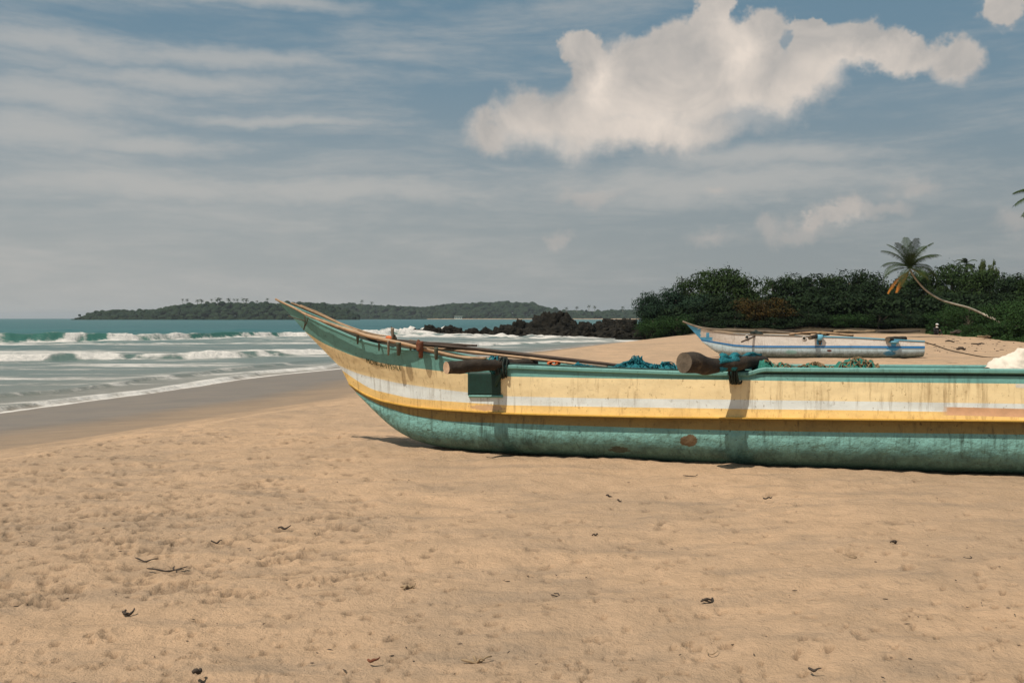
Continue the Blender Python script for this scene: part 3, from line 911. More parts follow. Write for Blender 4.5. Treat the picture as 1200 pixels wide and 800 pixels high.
# dark green painted pad with a lip beneath the forward beam
def surface_panel(pxs, name, mat, proud, j0, j1, nx=14, nz=10, parent=boat):
    (x0, y0), (x1, y1) = pxs
    V = []; Fc = []
    for i in range(nx + 1):
        for k in range(nz + 1):
            px = x0 + (x1 - x0) * i / nx; py = y0 + (y1 - y0) * k / nz
            q = B1.loc(px, py, -.38); w = surf_w(q.x, q.z, j0, j1)
            q = B1.loc(px, py, -w)
            V.append((q.x, -(surf_w(q.x, q.z, j0, j1) + proud), q.z))
    for i in range(nx):
        for k in range(nz):
            a = i * (nz + 1) + k
            Fc.append((a, a + 1, a + nz + 2, a + nz + 1))
    o = mesh_obj(name, V, Fc, mat, parent, smooth=True)
    md = o.modifiers.new('s', 'SOLIDIFY'); md.thickness = proud * 1.5; md.offset = 0
    return o
surface_panel([(549, 436), (587, 463)], 'beam_pad', M['darkgreen'], 0.012, 0, 2)
lipL = [B1.loc(px, 464.5, -.42) for px in (547, 560, 574, 588)]
tube_obj('pad_lip', [Vector((q.x, -(surf_w(q.x, q.z, 0, 2) + 0.012), q.z)) for q in lipL], 0.016, M['teal'], boat, n=8)
# short timber bracket rising to the rail end
b0 = B1.loc(581, 452, -.40); b1 = B1.loc(592, 428, -.41)
tube_obj('rail_bracket', [b0 + Vector((0, -.005, 0)), (b0 + b1) / 2 + Vector((-.01, -.03, 0)), b1], [0.018, 0.028, 0.03], M['darkgreen'], boat, n=8)

# outrigger beams: heavy logs reaching out over the near side
e1 = B1.loc(523, 431, -0.92); h1 = B1.loc(592, 427.5, -0.34)
dv = (h1 - e1)
tube_obj('outrigger_beam', [e1, e1 + dv * .35 + Vector((0, 0, .004)), e1 + dv * .7 + Vector((0, 0, .008)), h1, h1 + Vector((.25, .33, .0))], [0.064, 0.070, 0.066, 0.062, 0.055], M['log'], boat, seg=18, na=0.10, ns=7, endmat=M['logend'], n=26)
e2 = B1.loc(802, 425.5, -1.02); m2 = B1.loc(832, 429, -.75); h2 = B1.loc(866, 426, -0.42); i2 = B1.loc(892, 424, 0.05)
tube_obj('outrigger_beam', [e2, e2.lerp(m2, .45) + Vector((0, 0, .012)), m2, h2, i2, i2 + Vector((.04, .05, -.02))], [0.098, 0.100, 0.092, 0.070, 0.072, 0.066, 0.045], M['log'], boat, seg=20, na=0.12, ns=5, endmat=M['logend2'], n=34)

def lash(center, rx, rz, n, mat, name='lashing', parent=boat, tilt=0.25, wr=0.009):
    parts = []
    for k in range(n):
        c = Vector(center) + Vector((random.uniform(-.05, .05), random.uniform(-.03, .03), random.uniform(-.01, .01)))
        ax = random.uniform(-tilt, tilt); path = []
        for i in range(15):
            th = 2 * math.pi * i / 14
            path.append(c + Vector((ax * math.cos(th) * rz + random.uniform(-.006, .006), math.cos(th) * rx, math.sin(th) * rz)))
        v, f, _ = tube(path, wr, 6); parts.append((v, f))
    V, Fc = join_geo(parts)
    return mesh_obj(name, V, Fc, mat, parent, smooth=True)
lash(h1 + Vector((-.02, -.02, -.03)), 0.09, 0.11, 12, M['blacktie'])
lash(h1 + Vector((-.12, -.06, .0)), 0.08, 0.085, 7, M['net_blue'])
lash(h2 + Vector((-.03, -.0, -.06)), 0.10, 0.14, 14, M['blacktie'])

# pegs under the poles on the bow
for (px, y0, y1, out, r, mk) in ((419, 390, 403, .05, .016, 'peg'), (444, 402, 411, .03, .010, 'peg'), (455, 399, 416, .13, .014, 'graypole'), (467, 401, 416, .10, .026, 'peg'),
                             (481, 404, 410, .05, .014, 'peg'), (493, 400, 419, .09, .030, 'rust'), (511, 407, 421, .06, .024, 'peg'), (460, 384, 398, .06, .016, 'graypole')):
    q = B1.loc(px, y0, -.3); w = surf_w(q.x, q.z); w, _ = row_interp(rows1, 0, q.x)
    p0 = B1.loc(px, y0, -(w + out)); p1 = B1.loc(px, y1, -(w + out * .6))
    tube_obj('peg', [p0, p0.lerp(p1, .5) + Vector((.004, -.004, 0)), p1], [r * 1.1, r, r * .7], M[mk], boat, seg=8, na=.15, ns=20, n=7)

# registration lettering following the planking
def lettering():
    cu = bpy.data.curves.new('registration_lettering', 'FONT'); cu.body = 'MOIR-A-1755ILE'; cu.size = 1.0
    cu.space_character = 1.05
    tmp = bpy.data.objects.new('tmp_text', cu); COL.objects.link(tmp)
    bpy.context.view_layer.update()
    dg = bpy.context.evaluated_depsgraph_get()
    me = bpy.data.meshes.new_from_object(tmp.evaluated_get(dg))
    bpy.data.objects.remove(tmp); bpy.data.curves.remove(cu)
    bm = bmesh.new(); bm.from_mesh(me)
    bmesh.ops.triangulate(bm, faces=bm.faces)
    me2 = me
    q0 = B1.loc(429.5, 425.0, -.3); q1 = B1.loc(470.5, 433.8, -.3)
    w0 = surf_w(q0.x, q0.z); w1 = surf_w(q1.x, q1.z)
    q0 = B1.loc(429.5, 425.0, -w0); q1 = B1.loc(470.5, 433.8, -w1)
    xs = [v.co.x for v in bm.verts]; mx = max(xs); mn = min(xs)
    bmesh.ops.subdivide_edges(bm, edges=[e for e in bm.edges if e.calc_length() > .2], cuts=2)
    hgt = 0.054
    sl = (q1.z - q0.z)
    for v in bm.verts:
        u = (v.co.x - mn) / (mx - mn)
        a = q0.x + (q1.x - q0.x) * u
        z = q0.z + sl * u - 0.012 * math.sin(math.pi * u) + v.co.y / 0.72 * hgt + 0.004 * math.sin(u * 40)
        a -= v.co.y * 0.006
        v.co = Vector((a, -(surf_w(a, z) + 0.004), z))
    r = bmesh.ops.extrude_face_region(bm, geom=list(bm.faces))
    for v in [g for g in r['geom'] if isinstance(g, bmesh.types.BMVert)]: v.co.y -= 0.002
    bmesh.ops.recalc_face_normals(bm, faces=bm.faces)
    bm.to_mesh(me2); bm.free()
    me2.materials.clear(); me2.materials.append(M['letter'])
    o = bpy.data.objects.new('registration_lettering', me2); COL.objects.link(o); o.parent = boat
lettering()

# ---- things lying on the boat (world space, top level)
def b2w(q): return B1.o + B1.ex * q.x + B1.ey * q.y + Vector((0, 0, q.z))
def pole_thing(name, spec, r, mat, label, cat, group=None, n=40, na=0.05, endmat=None, nodes=False):
    """spec: list of (px,py,local y)"""
    pts = [b2w(B1.loc(px, py, w)) for (px, py, w) in spec]
    P = resample(pts, n)
    if isinstance(r, (list, tuple)): rr = [float(np.interp(i / (n - 1), np.linspace(0, 1, len(r)), r)) for i in range(n)]
    else: rr = [r] * n
    if nodes:
        rr = [x * (1.18 if i % 6 == 0 else 1) for i, x in enumerate(rr)]
    org = P[0].copy()
    o = tube_obj(name, [p - org for p in P], rr, mat, None, seg=10, na=na, ns=12, endmat=endmat)
    o.location = org
    return tag(o, label, cat, group)
def shw(px):
    q = B1.loc(px, 400, -.3); return row_interp(rows1, 0, q.x)[0]
G = 'poles lashed along the bow of the big boat'
pole_thing('bamboo_pole', [(323, 350.5, -.03), (345, 361, -.10), (360, 369, -.18), (385, 378.5, -.27), (419, 390, -.36), (440, 396, -.38), (470, 402, -.39), (500, 409.5, -.36), (540, 418.5, -.30), (570, 420, -.26)], [.011, .017, .02, .02], M['bamboo'],
           'pale bamboo pole along the near edge of the raised bow', 'pole', G, nodes=True)
pole_thing('bamboo_pole', [(341, 355, .06), (352, 359, .10), (380, 371, .16), (410, 385, .20), (430, 392, .18), (470, 401, .10), (520, 409, .0), (580, 415.5, -.06), (640, 422, -.10), (682, 427.5, -.1)], [.010, .015, .018, .018, .012], M['bamboo'],
           'pale bamboo pole from the far edge of the bow back to the orange cord', 'pole', G, nodes=True, n=50)
pole_thing('bamboo_pole', [(352, 357.5, .16), (375, 367, .22), (400, 379, .25), (432, 390, .26), (455, 394, .24)], [.008, .010, .010], M['bamboo'],
           'thinnest bamboo pole, short, along the far edge of the bow only', 'pole', G)
pole_thing('wooden_pole', [(442, 399.5, -.20), (470, 401.5, -.15), (520, 405.5, -.05), (580, 411.5, .05), (640, 418.5, .1), (690, 424, .12), (729, 428.5, .12)], [.012, .021, .023, .022, .016], M['darkpole'],
           'long dark brown pole running from the bow back to the blue netting', 'pole', G, n=46)
pole_thing('wooden_pole', [(446, 397, -.05), (490, 401, .02), (530, 403.5, .06), (559, 405, .08)], [.014, .018, .012], M['darkpole'],
           'short dark stick ending in mid air above the front log', 'pole', G)
pole_thing('wooden_pole', [(480, 398.5, .22), (540, 408, .2), (600, 416, .16), (660, 424, .1), (712, 429.5, .0)], [.010, .014, .012], M['graypole'],
           'thin grey stick lying under the long dark pole', 'pole', G)
# drift cluster at the bow: orange cord ball with upright dark blade
def blob(center, rad, sub=3, amp=.25, sc=8.0, squash=(1, 1, 1), seed=0.0):
    bm = bmesh.new(); bmesh.ops.create_icosphere(bm, subdivisions=sub, radius=1.0)
    V = []
    for v in bm.verts:
        d = v.co.normalized()
        q = Vector((d.x * squash[0], d.y * squash[1], d.z * squash[2])) * rad
        n = mnoise.fractal(q * sc + Vector((seed, seed, 0)), 0.9, 2.0, 4)
        V.append(Vector(center) + q * (1 + amp * n))
    Fc = [tuple(v.index for v in f.verts) for f in bm.faces]; bm.free()
    return V, Fc
def net_strands(spec, n, r, hgt, wid, seed, mat):
    R = random.Random(seed); parts = []
    for k in range(n):
        s0 = R.random(); ln = R.uniform(.06, .3); path = []
        for i in range(7):
            s = min(max(s0 + (i / 6 - .5) * ln, 0), 1)
            base = spec(s)
            path.append(base[0] + B1.ey * R.uniform(-1, 1) * wid + Vector((0, 0, base[1] * R.uniform(.45, 1.12))) + B1.ex * R.uniform(-.02, .02))
        v, f, _ = tube(resample(path, 16), r, 5); parts.append((v, f))
    return join_geo(parts)
def net_pile(name, px0, px1, basez, profile, wl, mat, mat2, label, cat, seed, nstr=120, width=.13, parts_extra=None):
    q0 = B1.loc(px0, 430, wl); q1 = B1.loc(px1, 430, wl)
    n = 60; m = 11; V = []; Fc = []
    org = b2w(Vector(((q0.x + q1.x) / 2, wl, basez)))
    def prof(s): return float(np.interp(s, np.linspace(0, 1, len(profile)), profile))
    for i in range(n + 1):
        s = i / n; a = q0.x + (q1.x - q0.x) * s
        for k in range(m + 1):
            th = math.pi * k / m
            p = Vector((a, wl - math.cos(th) * width * (1 + .3 * mnoise.noise(Vector((a * 5, seed, 1)))), basez + math.sin(th) ** .8 * prof(s)))
            nn = mnoise.fractal(p * 11 + Vector((seed, 0, 0)), .8, 2, 4)
            p += Vector((0, -.02, .055)) * nn * math.sin(th) * min(1, prof(s) / .08 + .2)
            V.append(b2w(p) - org)
    for i in range(n):
        for k in range(m):
            a = i * (m + 1) + k; Fc.append((a, a + 1, a + m + 2, a + m + 1))
    root = empty(name, org)
    tag(root, label, cat)
    mesh_obj('netting', V, Fc, mat, root, smooth=True)
    def spec(s):
        a = q0.x + (q1.x - q0.x) * s
        return (b2w(Vector((a, wl, basez))) - org, prof(s))
    V2, F2 = net_strands(spec, nstr, .0055, 0, width * .9, seed, mat)
    mesh_obj('loose_strands', V2, F2, mat2, root, smooth=True)
    return root
zdeck = rows1[0][2]
zr = row_interp(rows1, 0, 5.0)[1]
net_pile('fishing_net', 664, 796, zr - .06, [.07, .115, .12, .09, .05, .11, .14, .21, .13, .12, .16, .10], -.14, M['net_blue'], M['net_blue'],
         'blue teal fishing net heaped in the boat between the two big logs', 'net', 3)
net_pile('fishing_net', 884, 1034, zr - .06, [.15, .19, .15, .16, .11, .15, .17, .13, .14, .20, .215, .17, .08], -.10, M['net_green'], M['net_tan'],
         'bright green fishing net heaped in the boat behind the rear log', 'net', 9, nstr=90)
net_pile('net_scrap', 1006, 1036, zr - .03, [.05, .12, .17, .12, .04], -.05, M['net_tan'], M['net_tan'],
         'brown end of netting at the right tip of the green net', 'net', 13, nstr=40, width=.08)
# blue cloth draped over the rear log
def drape():
    V = []; Fc = []; n, m = 22, 18
    c0 = h2.copy(); c1 = i2 + Vector((-.02, 0, 0)); org = b2w(c0)
    for i in range(n + 1):
        s = i / n
        c = (m2.lerp(h2, .35 + .65 * s / .55) if s < .55 else h2.lerp(i2, (s - .55) / .45)); r = .098 - .006 * s + .010 * math.sin(s * 17)
        for k in range(m + 1):
            th = math.radians(-215 + 250 * k / m) if False else math.pi * (-0.18 + 1.36 * k / m)
            fold = 1 + .10 * math.sin(s * 19 + k * .7)
            p = c + Vector((0, -math.cos(th) * r * fold * 1.1, math.sin(th) * r * fold))
            p += Vector((.012, .0, .0)) * math.sin(k * 1.9)
            V.append(b2w(p) - org)
    for i in range(n):
        for k in range(m):
            a = i * (m + 1) + k; Fc.append((a, a + 1, a + m + 2, a + m + 1))
    o = mesh_obj('cloth', V, Fc, M['net_blue'], None, smooth=True); o.location = org
    md = o.modifiers.new('s', 'SOLIDIFY'); md.thickness = .006
    tag(o, 'dark teal cloth wrapped over the rear log where it crosses the gunwale', 'cloth')
drape()
# tied orange cord
V, Fc = join_geo([tuple(tube([b2w(B1.loc(649 + 5 * math.cos(t_) + k * .8, 425.5 - 2 * math.sin(t_), -.12 + .05 * math.sin(t_ * 2 + k))) for t_ in np.linspace(0, 6.28, 14)], .008, 6)[:2]) for k in range(-3, 4)])
o = mesh_obj('cord_coil', V, Fc, M['orange'], None, smooth=True); tag(o, 'small coil of orange cord beside the thin poles left of the blue net', 'cord')
V, Fc = blob(b2w(B1.loc(456, 396, -.33)), .035, 2, .4, 20, (1.3, 1, .8)); 
o = mesh_obj('cloth_knot', V, Fc, M['orange'], None, smooth=True); tag(o, 'orange rag knotted round the poles on the bow', 'cloth')
V, Fc = blob(b2w(B1.loc(462, 396, -.28)), .03, 2, .5, 20, (.9, 1, 1.5)); V2, F2, _ = tube([b2w(B1.loc(461, 398, -.3)), b2w(B1.loc(459.5, 388, -.3)), b2w(B1.loc(458.5, 382.5, -.3))], [.02, .018, .005], 8)
V, Fc = join_geo([(V, Fc), (V2, F2)])
o = mesh_obj('rope_knot', V, Fc, M['rope'], None, smooth=True); tag(o, 'dark knot of rope with an upright stub on the bow beside the orange rag', 'rope')
V, Fc = blob(b2w(B1.loc(491, 405, -.42)), .04, 3, .5, 20, (.9, .8, 1.5))
o = mesh_obj('rope_knot', V, Fc, M['rust'], None, smooth=True); tag(o, 'rusty brown rag tied over the poles just before the front log', 'rope')
# thin dark tie round the bow tip
V, Fc = join_geo([tuple(tube([b2w(B1.loc(x, y, w)) for x, y, w in seq], .006, 6)[:2]) for seq in (
    [(357, 370, -.24), (357.5, 378, -.22), (356, 386.5, -.14)], [(361, 372, -.24), (359, 379, -.2), (355.5, 386, -.13)], [(338, 370, -.06), (350, 374, -.2), (358, 376, -.24)])])
o = mesh_obj('rope_tie', V, Fc, M['rope'], None, smooth=True); tag(o, 'thin dark tie round the stem under the bow tip', 'rope')

# white sheet bundle
V = []; Fc = []
c = b2w(B1.loc(1203, 437, .08)); n, m = 64, 26
for i in range(m + 1):
    ph = i / m
    for k in range(n):
        th = 2 * math.pi * k / n
        rr = ph ** .85
        z = .33 * (1 - ph ** 1.6)
        p = Vector((math.cos(th) * .40 * rr, math.sin(th) * .24 * rr, z * .80 - .035))
        nn = mnoise.fractal(p * 4.5, .9, 2, 4)
        p += Vector((math.cos(th) * .5, math.sin(th) * .5, .6)) * nn * .075
        p += Vector((math.cos(th), math.sin(th), 0)) * .016 * math.sin(th * 9 + ph * 3 + 2 * mnoise.noise(p * 3)) * ph
        V.append(Matrix.Rotation(BA, 3, 'Z') @ p)
for i in range(m):
    for k in range(n):
        k2 = (k + 1) % n; Fc.append((i * n + k, (i + 1) * n + k, (i + 1) * n + k2, i * n + k2))
o = mesh_obj('sheet_bundle', V, Fc, M['sheet'], None, smooth=True); o.location = c
tag(o, 'white sheet bundled into a mound on the boat at the right edge', 'tarpaulin')
V, Fc = blob(b2w(B1.loc(1156, 432, -.1)), .03, 2, .5, 20, (1.2, .8, .5))
o = mesh_obj('rope_knot', V, Fc, M['rope'], None, smooth=True); tag(o, 'small dark knot of rope at the left foot of the white sheet', 'rope')

# ------------------------------------------------------------------ second boat
B2 = Boat((pxX(803, 38.5), 38.5), math.radians(-4.0))
z20 = 0.0
LB = (0.10, 0.40, 0.66)
w_white = hull_paint('chalky_white_paint', (0.74, 0.68, 0.62), dirt=(0.26, 0.20, 0.15), amount=0.6, patches=[
    pbox(B2, 'oval', 800, 374, 818, 396, .05, LB, .5), pbox(B2, 'box', 820, 395, 835, 399, .12, LB, .5), pbox(B2, 'box', 827.5, 389.5, 831, 399, .12, LB, .4), pbox(B2, 'box', 808, 385, 821, 398, .05, LB, .6),
    pbox(B2, 'box', 957, 390, 963, 404, .38, LB, .5), pbox(B2, 'oval', 1044, 399, 1051, 406, .38, LB, .6)])
w_low = hull_paint('grey_white_paint', (0.50, 0.62, 0.67), dirt=(0.2, 0.22, 0.2), amount=0.7, bottom=(0.07, 0.10, 0.08), patches=[
    pbox(B2, 'box', 955, 404, 966, 407.5, .41, (0.045, 0.20, 0.40), .5), pbox(B2, 'oval', 1039, 404, 1055, 411, .41, LB, .9), pbox(B2, 'oval', 1036, 411, 1050, 417, .41, (0.06, 0.22, 0.36), .9),
    pbox(B2, 'oval', 969, 409.5, 975, 412, .41, (0.12, 0.03, 0.02), .5), pbox(B2, 'oval', 920, 410, 934, 415, .41, (0.30, 0.50, 0.48), .9)])
w_blue = hull_paint('blue_paint', (0.03, 0.20, 0.48), dirt=(0.02, 0.06, 0.12), amount=0.5)
w_lblue = hull_paint('light_blue_paint', (0.16, 0.44, 0.60), dirt=(0.2, 0.3, 0.3), amount=0.5)
s2 = [(803, 378), (815, 383), (834, 388), (860, 391.5), (880, 392.3), (937, 394), (1000, 396), (1083, 400.5)]
bl_t = [(821, 397.5), (838, 400), (860, 403.5), (880, 404.8), (937, 405), (1000, 405), (1083, 405.5)]
bl_b = [(822.5, 399.5), (838, 402), (860, 405.7), (880, 406.8), (937, 407), (1000, 407.3), (1083, 408.2)]
kl2 = [(823, 400.5), (830, 406), (838, 412), (848, 416.5), (865, 419), (900, 420.5), (1000, 421.3), (1050, 421), (1083, 418)]
A2 = B2.loc(1084, 405, -.3).x
boat2 = empty('fishing_boat', B2.o, B2.ang)
tag(boat2, 'smaller white fishing boat with blue stripe lying farther up the beach', 'boat')
aBow = B2.loc(821, 397, -.05).x; aX = B2.loc(829, 396, -.1).x
aL1 = B2.loc(959, 400, -.38).x; aL2 = B2.loc(1047, 404, -.36).x
zX = B2.loc(829, 396.5, -.15).z
def patch2(c, r, mi):
    a, y, z = c
    if mi == 0:
        if a < aBow + .02 and a < aBow - (z - zX) * .4 + .0 : return 3
        if abs(a - aX - .02) < .09 and abs(z - zX) < .30 - abs(a - aX) : return 3
        if abs(z - zX + .03) < .06 and abs(a - aX) < .32: return 3
        if abs(a - aL1) < .06: return 3
    if mi == 2:
        if abs(a - aL1 + .02) < .10 and z > B2.loc(959, 411, -.4).z: return 1
        if abs(a - aL2) < .22 + .08 * math.sin(z * 40) and z > B2.loc(1047, 411 + 3 * math.sin(a * 9), -.4).z: return 1
    return None
hull2, rows2, full2 = make_hull(B2, [dict(px=s2, W=.36, sub=6), dict(px=bl_t, W=.40, sub=2), dict(px=bl_b, W=.41, sub=1), dict(px=shift(bl_b, .3, .6), W=.385), dict(px=kl2, W=.1, k=21)],
    A2, 0.72, 2.4, [0, 1, 2, 2], None, None, 'hull', boat2, ncol=240, mats=[w_white, w_blue, w_low, w_lblue])
inner_shell(rows2, 0.05, A2 - .01, boat2, M['inside'], n=80)
for side in (-1, 1):
    pts = []
    for a in np.linspace(.02, A2, 90):
        w, z = row_interp(rows2, 0, a)
        pts.append((a, side * (w + .02), z - .015, -side))
    sweep_box(pts, .05, .045, M['graypole'] if side == -1 else w_lblue, 'gunwale_rail', boat2)
pts = []
for a in np.linspace(aL1, A2, 60):
    w, z = row_interp(rows2, 0, a); pts.append((a, -(w + .026), z - .005, 1))
sweep_box(pts, .03, .05, w_lblue, 'blue_rail_strip', boat2)
# blue lashings where its beams cross
def b2box(px, y0, y1, wpx, mat, name, lo=.43):
    p = B2.loc(px, y0, -lo); q = B2.loc(px, y1, -lo)
    V, Fc, _ = tube([p, p.lerp(q, .3), p.lerp(q, .7), q], [wpx, wpx * 1.2, wpx * .9, wpx * .6], 10, .4, 9)
    return mesh_obj(name, V, Fc, mat, boat2, smooth=True)
b2box(960, 392, 399, .11, w_lblue, 'lashing'); b2box(961, 398, 404, .05, M['darkpole'], 'lashing')
b2box(1047, 399.5, 402.5, .17, w_lblue, 'lashing', .40)
for (pa, pb, r) in (((949, 396, -.85), (966, 391.5, 0.1), (.07, .09, .08)), ((1040, 397.5, -.5), (1056, 397, .2), (.10, .12, .09))):
    a = B2.loc(*pa); b = B2.loc(*pb)
    tube_obj('outrigger_beam', [a, a.lerp(b, .5), b, b + (b - a) * .3], list(r), M['log'], boat2, na=.15, ns=4, n=14, endmat=M['logend2'])
for px, py in ((875, 394.8), (942, 396.3)):
    p = B2.loc(px, py, -.33); w, z = row_interp(rows2, 0, p.x)
    V, Fc, _ = tube([Vector((p.x, -(w + .05), p.z)), Vector((p.x, -(w - .02), p.z))], .045, 14)
    mesh_obj('drain_pipe', V, Fc, M['blacktie'], boat2)
    V, Fc, _ = tube([Vector((p.x + .07 * math.cos(t_), -(w + .03), p.z + .07 * math.sin(t_))) for t_ in np.linspace(0, 6.28, 16)], .016, 6)
    mesh_obj('pipe_ring', V, Fc, w_white, boat2)
def b22w(q): return B2.o + B2.ex * q.x + B2.ey * q.y + Vector((0, 0, q.z))
def pole2(spec, r, mat, label, name='wooden_pole', group='poles on the white boat'):
    P = resample([b22w(B2.loc(*s)) for s in spec], 20); org = P[0].copy()
    o = tube_obj(name, [p - org for p in P], r, mat, None, na=.05); o.location = org
    tag(o, label, 'pole', group)
pole2([(800, 376.5, -.02), (815, 382, -.1), (835, 385.5, -.2), (870, 387, -.2), (910, 389, -.15), (950, 391.5, -.1)], .035, M['graypole'], 'long grey pole along the top of the white boat from its bow')
pole2([(869, 400.5, -.75), (880, 396, -.5), (893, 390, -.1)], .03, M['darkpole'], 'dark slanting stick hanging over the side of the white boat')
pole2([(925, 392, -.2), (957, 389.5, -.1), (1000, 393, 0)], .05, M['bamboo'], 'pale stick lying across the middle of the white boat')
V, Fc = blob(b22w(B2.loc(887, 390.5, -.2)), .17, 3, .6, 5, (1.3, .8, .7))
o = mesh_obj('net_bundle', V, Fc, M['blacktie'], None, smooth=True); tag(o, 'dark bundle of net on the white boat behind its slanting stick', 'net')
V, Fc = blob(b22w(B2.loc(963, 390.5, -.2)), .11, 3, .6, 5, (1.6, .8, .8))
o = mesh_obj('rope_bundle', V, Fc, M['net_tan'], None, smooth=True); tag(o, 'pale coil of rope over the middle beam of the white boat', 'rope')
# mooring rope
r0 = b22w(B2.loc(1084, 401, 0)); pr = [r0]
for (px, py) in ((1096, 404.5), (1110, 411), (1125, 414), (1145, 417.5), (1165, 419), (1200, 419.5)):
    g = ground_at(px, py, 0.03 if px > 1150 else .0)
    d = 38.0 if px < 1120 else 37.5
    pr.append(at(px, py, d))
pr = [r0] + [at(px, py, D) for px, py, D in ((1096, 404.5, 38), (1112, 410, 38), (1128, 413.5, 38), (1146, 417, 38), (1165, 419, 37.6), (1215, 420, 37))]
P = resample(pr, 30); org = P[0].copy()
o = tube_obj('mooring_rope', [p - org for p in P], .022, M['rope'], None); o.location = org
tag(o, 'thin dark mooring rope sagging to the sand from the stern of the white boat', 'rope')

# ------------------------------------------------------------------ rocks
def rock_mat():
    m, t, bs = new_mat('dark_rock')
    o = t.coord('Object'); n = t.noise(o, 1.2, 8, .65)
    oi = t.new('ShaderNodeObjectInfo')
    c = t.mix(t.mapr(n, .35, .68), (0.008, 0.008, 0.007), (0.030, 0.026, 0.019))
    c = t.mix(t.mapr(t.noise(o, 3.1, 6, .7), .60, .72, 0, .6), c, (0.10, 0.07, 0.045))
    t.link(c, bs.inputs['Base Color']); bs.inputs['Roughness'].default_value = .85; bs.inputs['Specular IOR Level'].default_value = .15
    set_bump(t, bs, t.noise(o, 3.5, 8, .7), .9, .25)
    return m
ROCK = rock_mat()
def rock(px, py, D, w, h, label, seed, depth=None, tilt=0.0, group='dark rocks at the cove'):
    """w,h in metres; (px,py) photo position of foot"""
    bm = bmesh.new(); bmesh.ops.create_icosphere(bm, subdivisions=5, radius=1.0)
    V = []
    dp = depth or w * .6
    R = random.Random(seed)
    planes = [(Vector((R.uniform(-1, 1), R.uniform(-1, .4), R.uniform(-.2, 1))).normalized(), R.uniform(.55, .9)) for _ in range(12)]
    for v in bm.verts:
        d = v.co.normalized()
        r = 1.0
        for (n, k) in planes:
            c = d.dot(n)
            if c > .05: r = min(r, k / c)
        q = d * r
        nn = mnoise.fractal(q * 1.9 + Vector((seed * 3.1, 0, 0)), .8, 2.1, 6)
        rg = abs(mnoise.noise(q * 3.3 + Vector((0, seed * 1.7, 0))))
        q = q * (1 + .30 * nn - .34 * (0.35 - rg))
        q = q * (1 + .10 * mnoise.noise(q * 8 + Vector((seed, 0, 0))))
        V.append(Vector((q.x * w / 2 + q.z * tilt * h, q.y * dp / 2, q.z * h * .88)))
    Fc = [tuple(v.index for v in f.verts) for f in bm.faces]; bm.free()
    o = mesh_obj('rock', V, Fc, ROCK, smooth=False)
    p = at(px, py, D); o.location = (p.x, p.y, min(p.z, WATER + .1) if px < 650 else min(p.z, .05))
    return tag(o, label, 'rock', group)
S = 119 / 1167
rock(487, 391, 136, 4.2, 1.0, 'small dark rock at the left end of the low row in the surf', 1)
rock(510, 391, 136, 5.0, 1.75, 'rounded dark rock second from the left in the low row', 2)
rock(531, 391, 136, 4.0, 1.5, 'low dark rock just left of the white spill in the row', 3)
rock(555, 391.5, 134, 3.8, 1.1, 'flat dark rock with foam at its right in the low row', 4)
rock(572, 392, 132, 3.0, 1.1, 'small pointed dark rock at the right end of the low row', 5)
rock(592, 393, 128, 5.5, 1.9, 'smooth dome rock left of the big rock pile', 6)
rock(605, 393.5, 126, 5.5, 2.2, 'second dome rock leaning on the big rock pile', 16)
rock(642, 395, 120, 7.0, 3.9, 'tallest craggy rock of the pile', 7, tilt=.1)
rock(632, 396, 117, 5.0, 2.0, 'dark rock at the waterline below the tallest crag', 8)
rock(668, 395, 119, 6.5, 3.5, 'craggy rock right of the tallest one, sloping right', 9, tilt=-.15)
rock(655, 396, 115, 6.0, 1.9, 'brownish rock at the foot of the pile by the shallow water', 10)
rock(684, 395, 116, 5.0, 2.4, 'rough rock closing the main pile on its right side', 11)
rock(705, 394, 117, 6.0, 2.6, 'low grey rock between the pile and the headland trees', 12)
rock(728, 392, 118, 7.0, 3.0, 'wide dark rock under the first trees', 13)
rock(718, 394, 111, 3.8, 1.5, 'tan topped slab in front of the wide dark rock', 14, tilt=.3)
rock(745, 393, 113, 6.0, 1.4, 'flat ledge of rock on the sand below the trees', 15)
rock(768, 392, 108, 6.0, .9, 'lowest flat rock reaching onto the beach sand', 17)
rock(648, 397.5, 111, 5.0, .55, 'thin black slab awash in the cove water', 18)
V = []

def small_rocks():
    R = random.Random(3)
    labs = [('broken stone on the sand at the left foot of the grove', 785, 391), ('dark stone beside the lowest flat rock', 752, 394.5), ('stone at the cove edge under the wide dark rock', 733, 396), ('pale stone at the far end of the cove', 765, 389.5)]
    for i, (l, px, py) in enumerate(labs):
        rock(px, py, 103 + i, 1.6 + R.random(), .6, l, 30 + i, group='loose stones by the cove')
small_rocks()

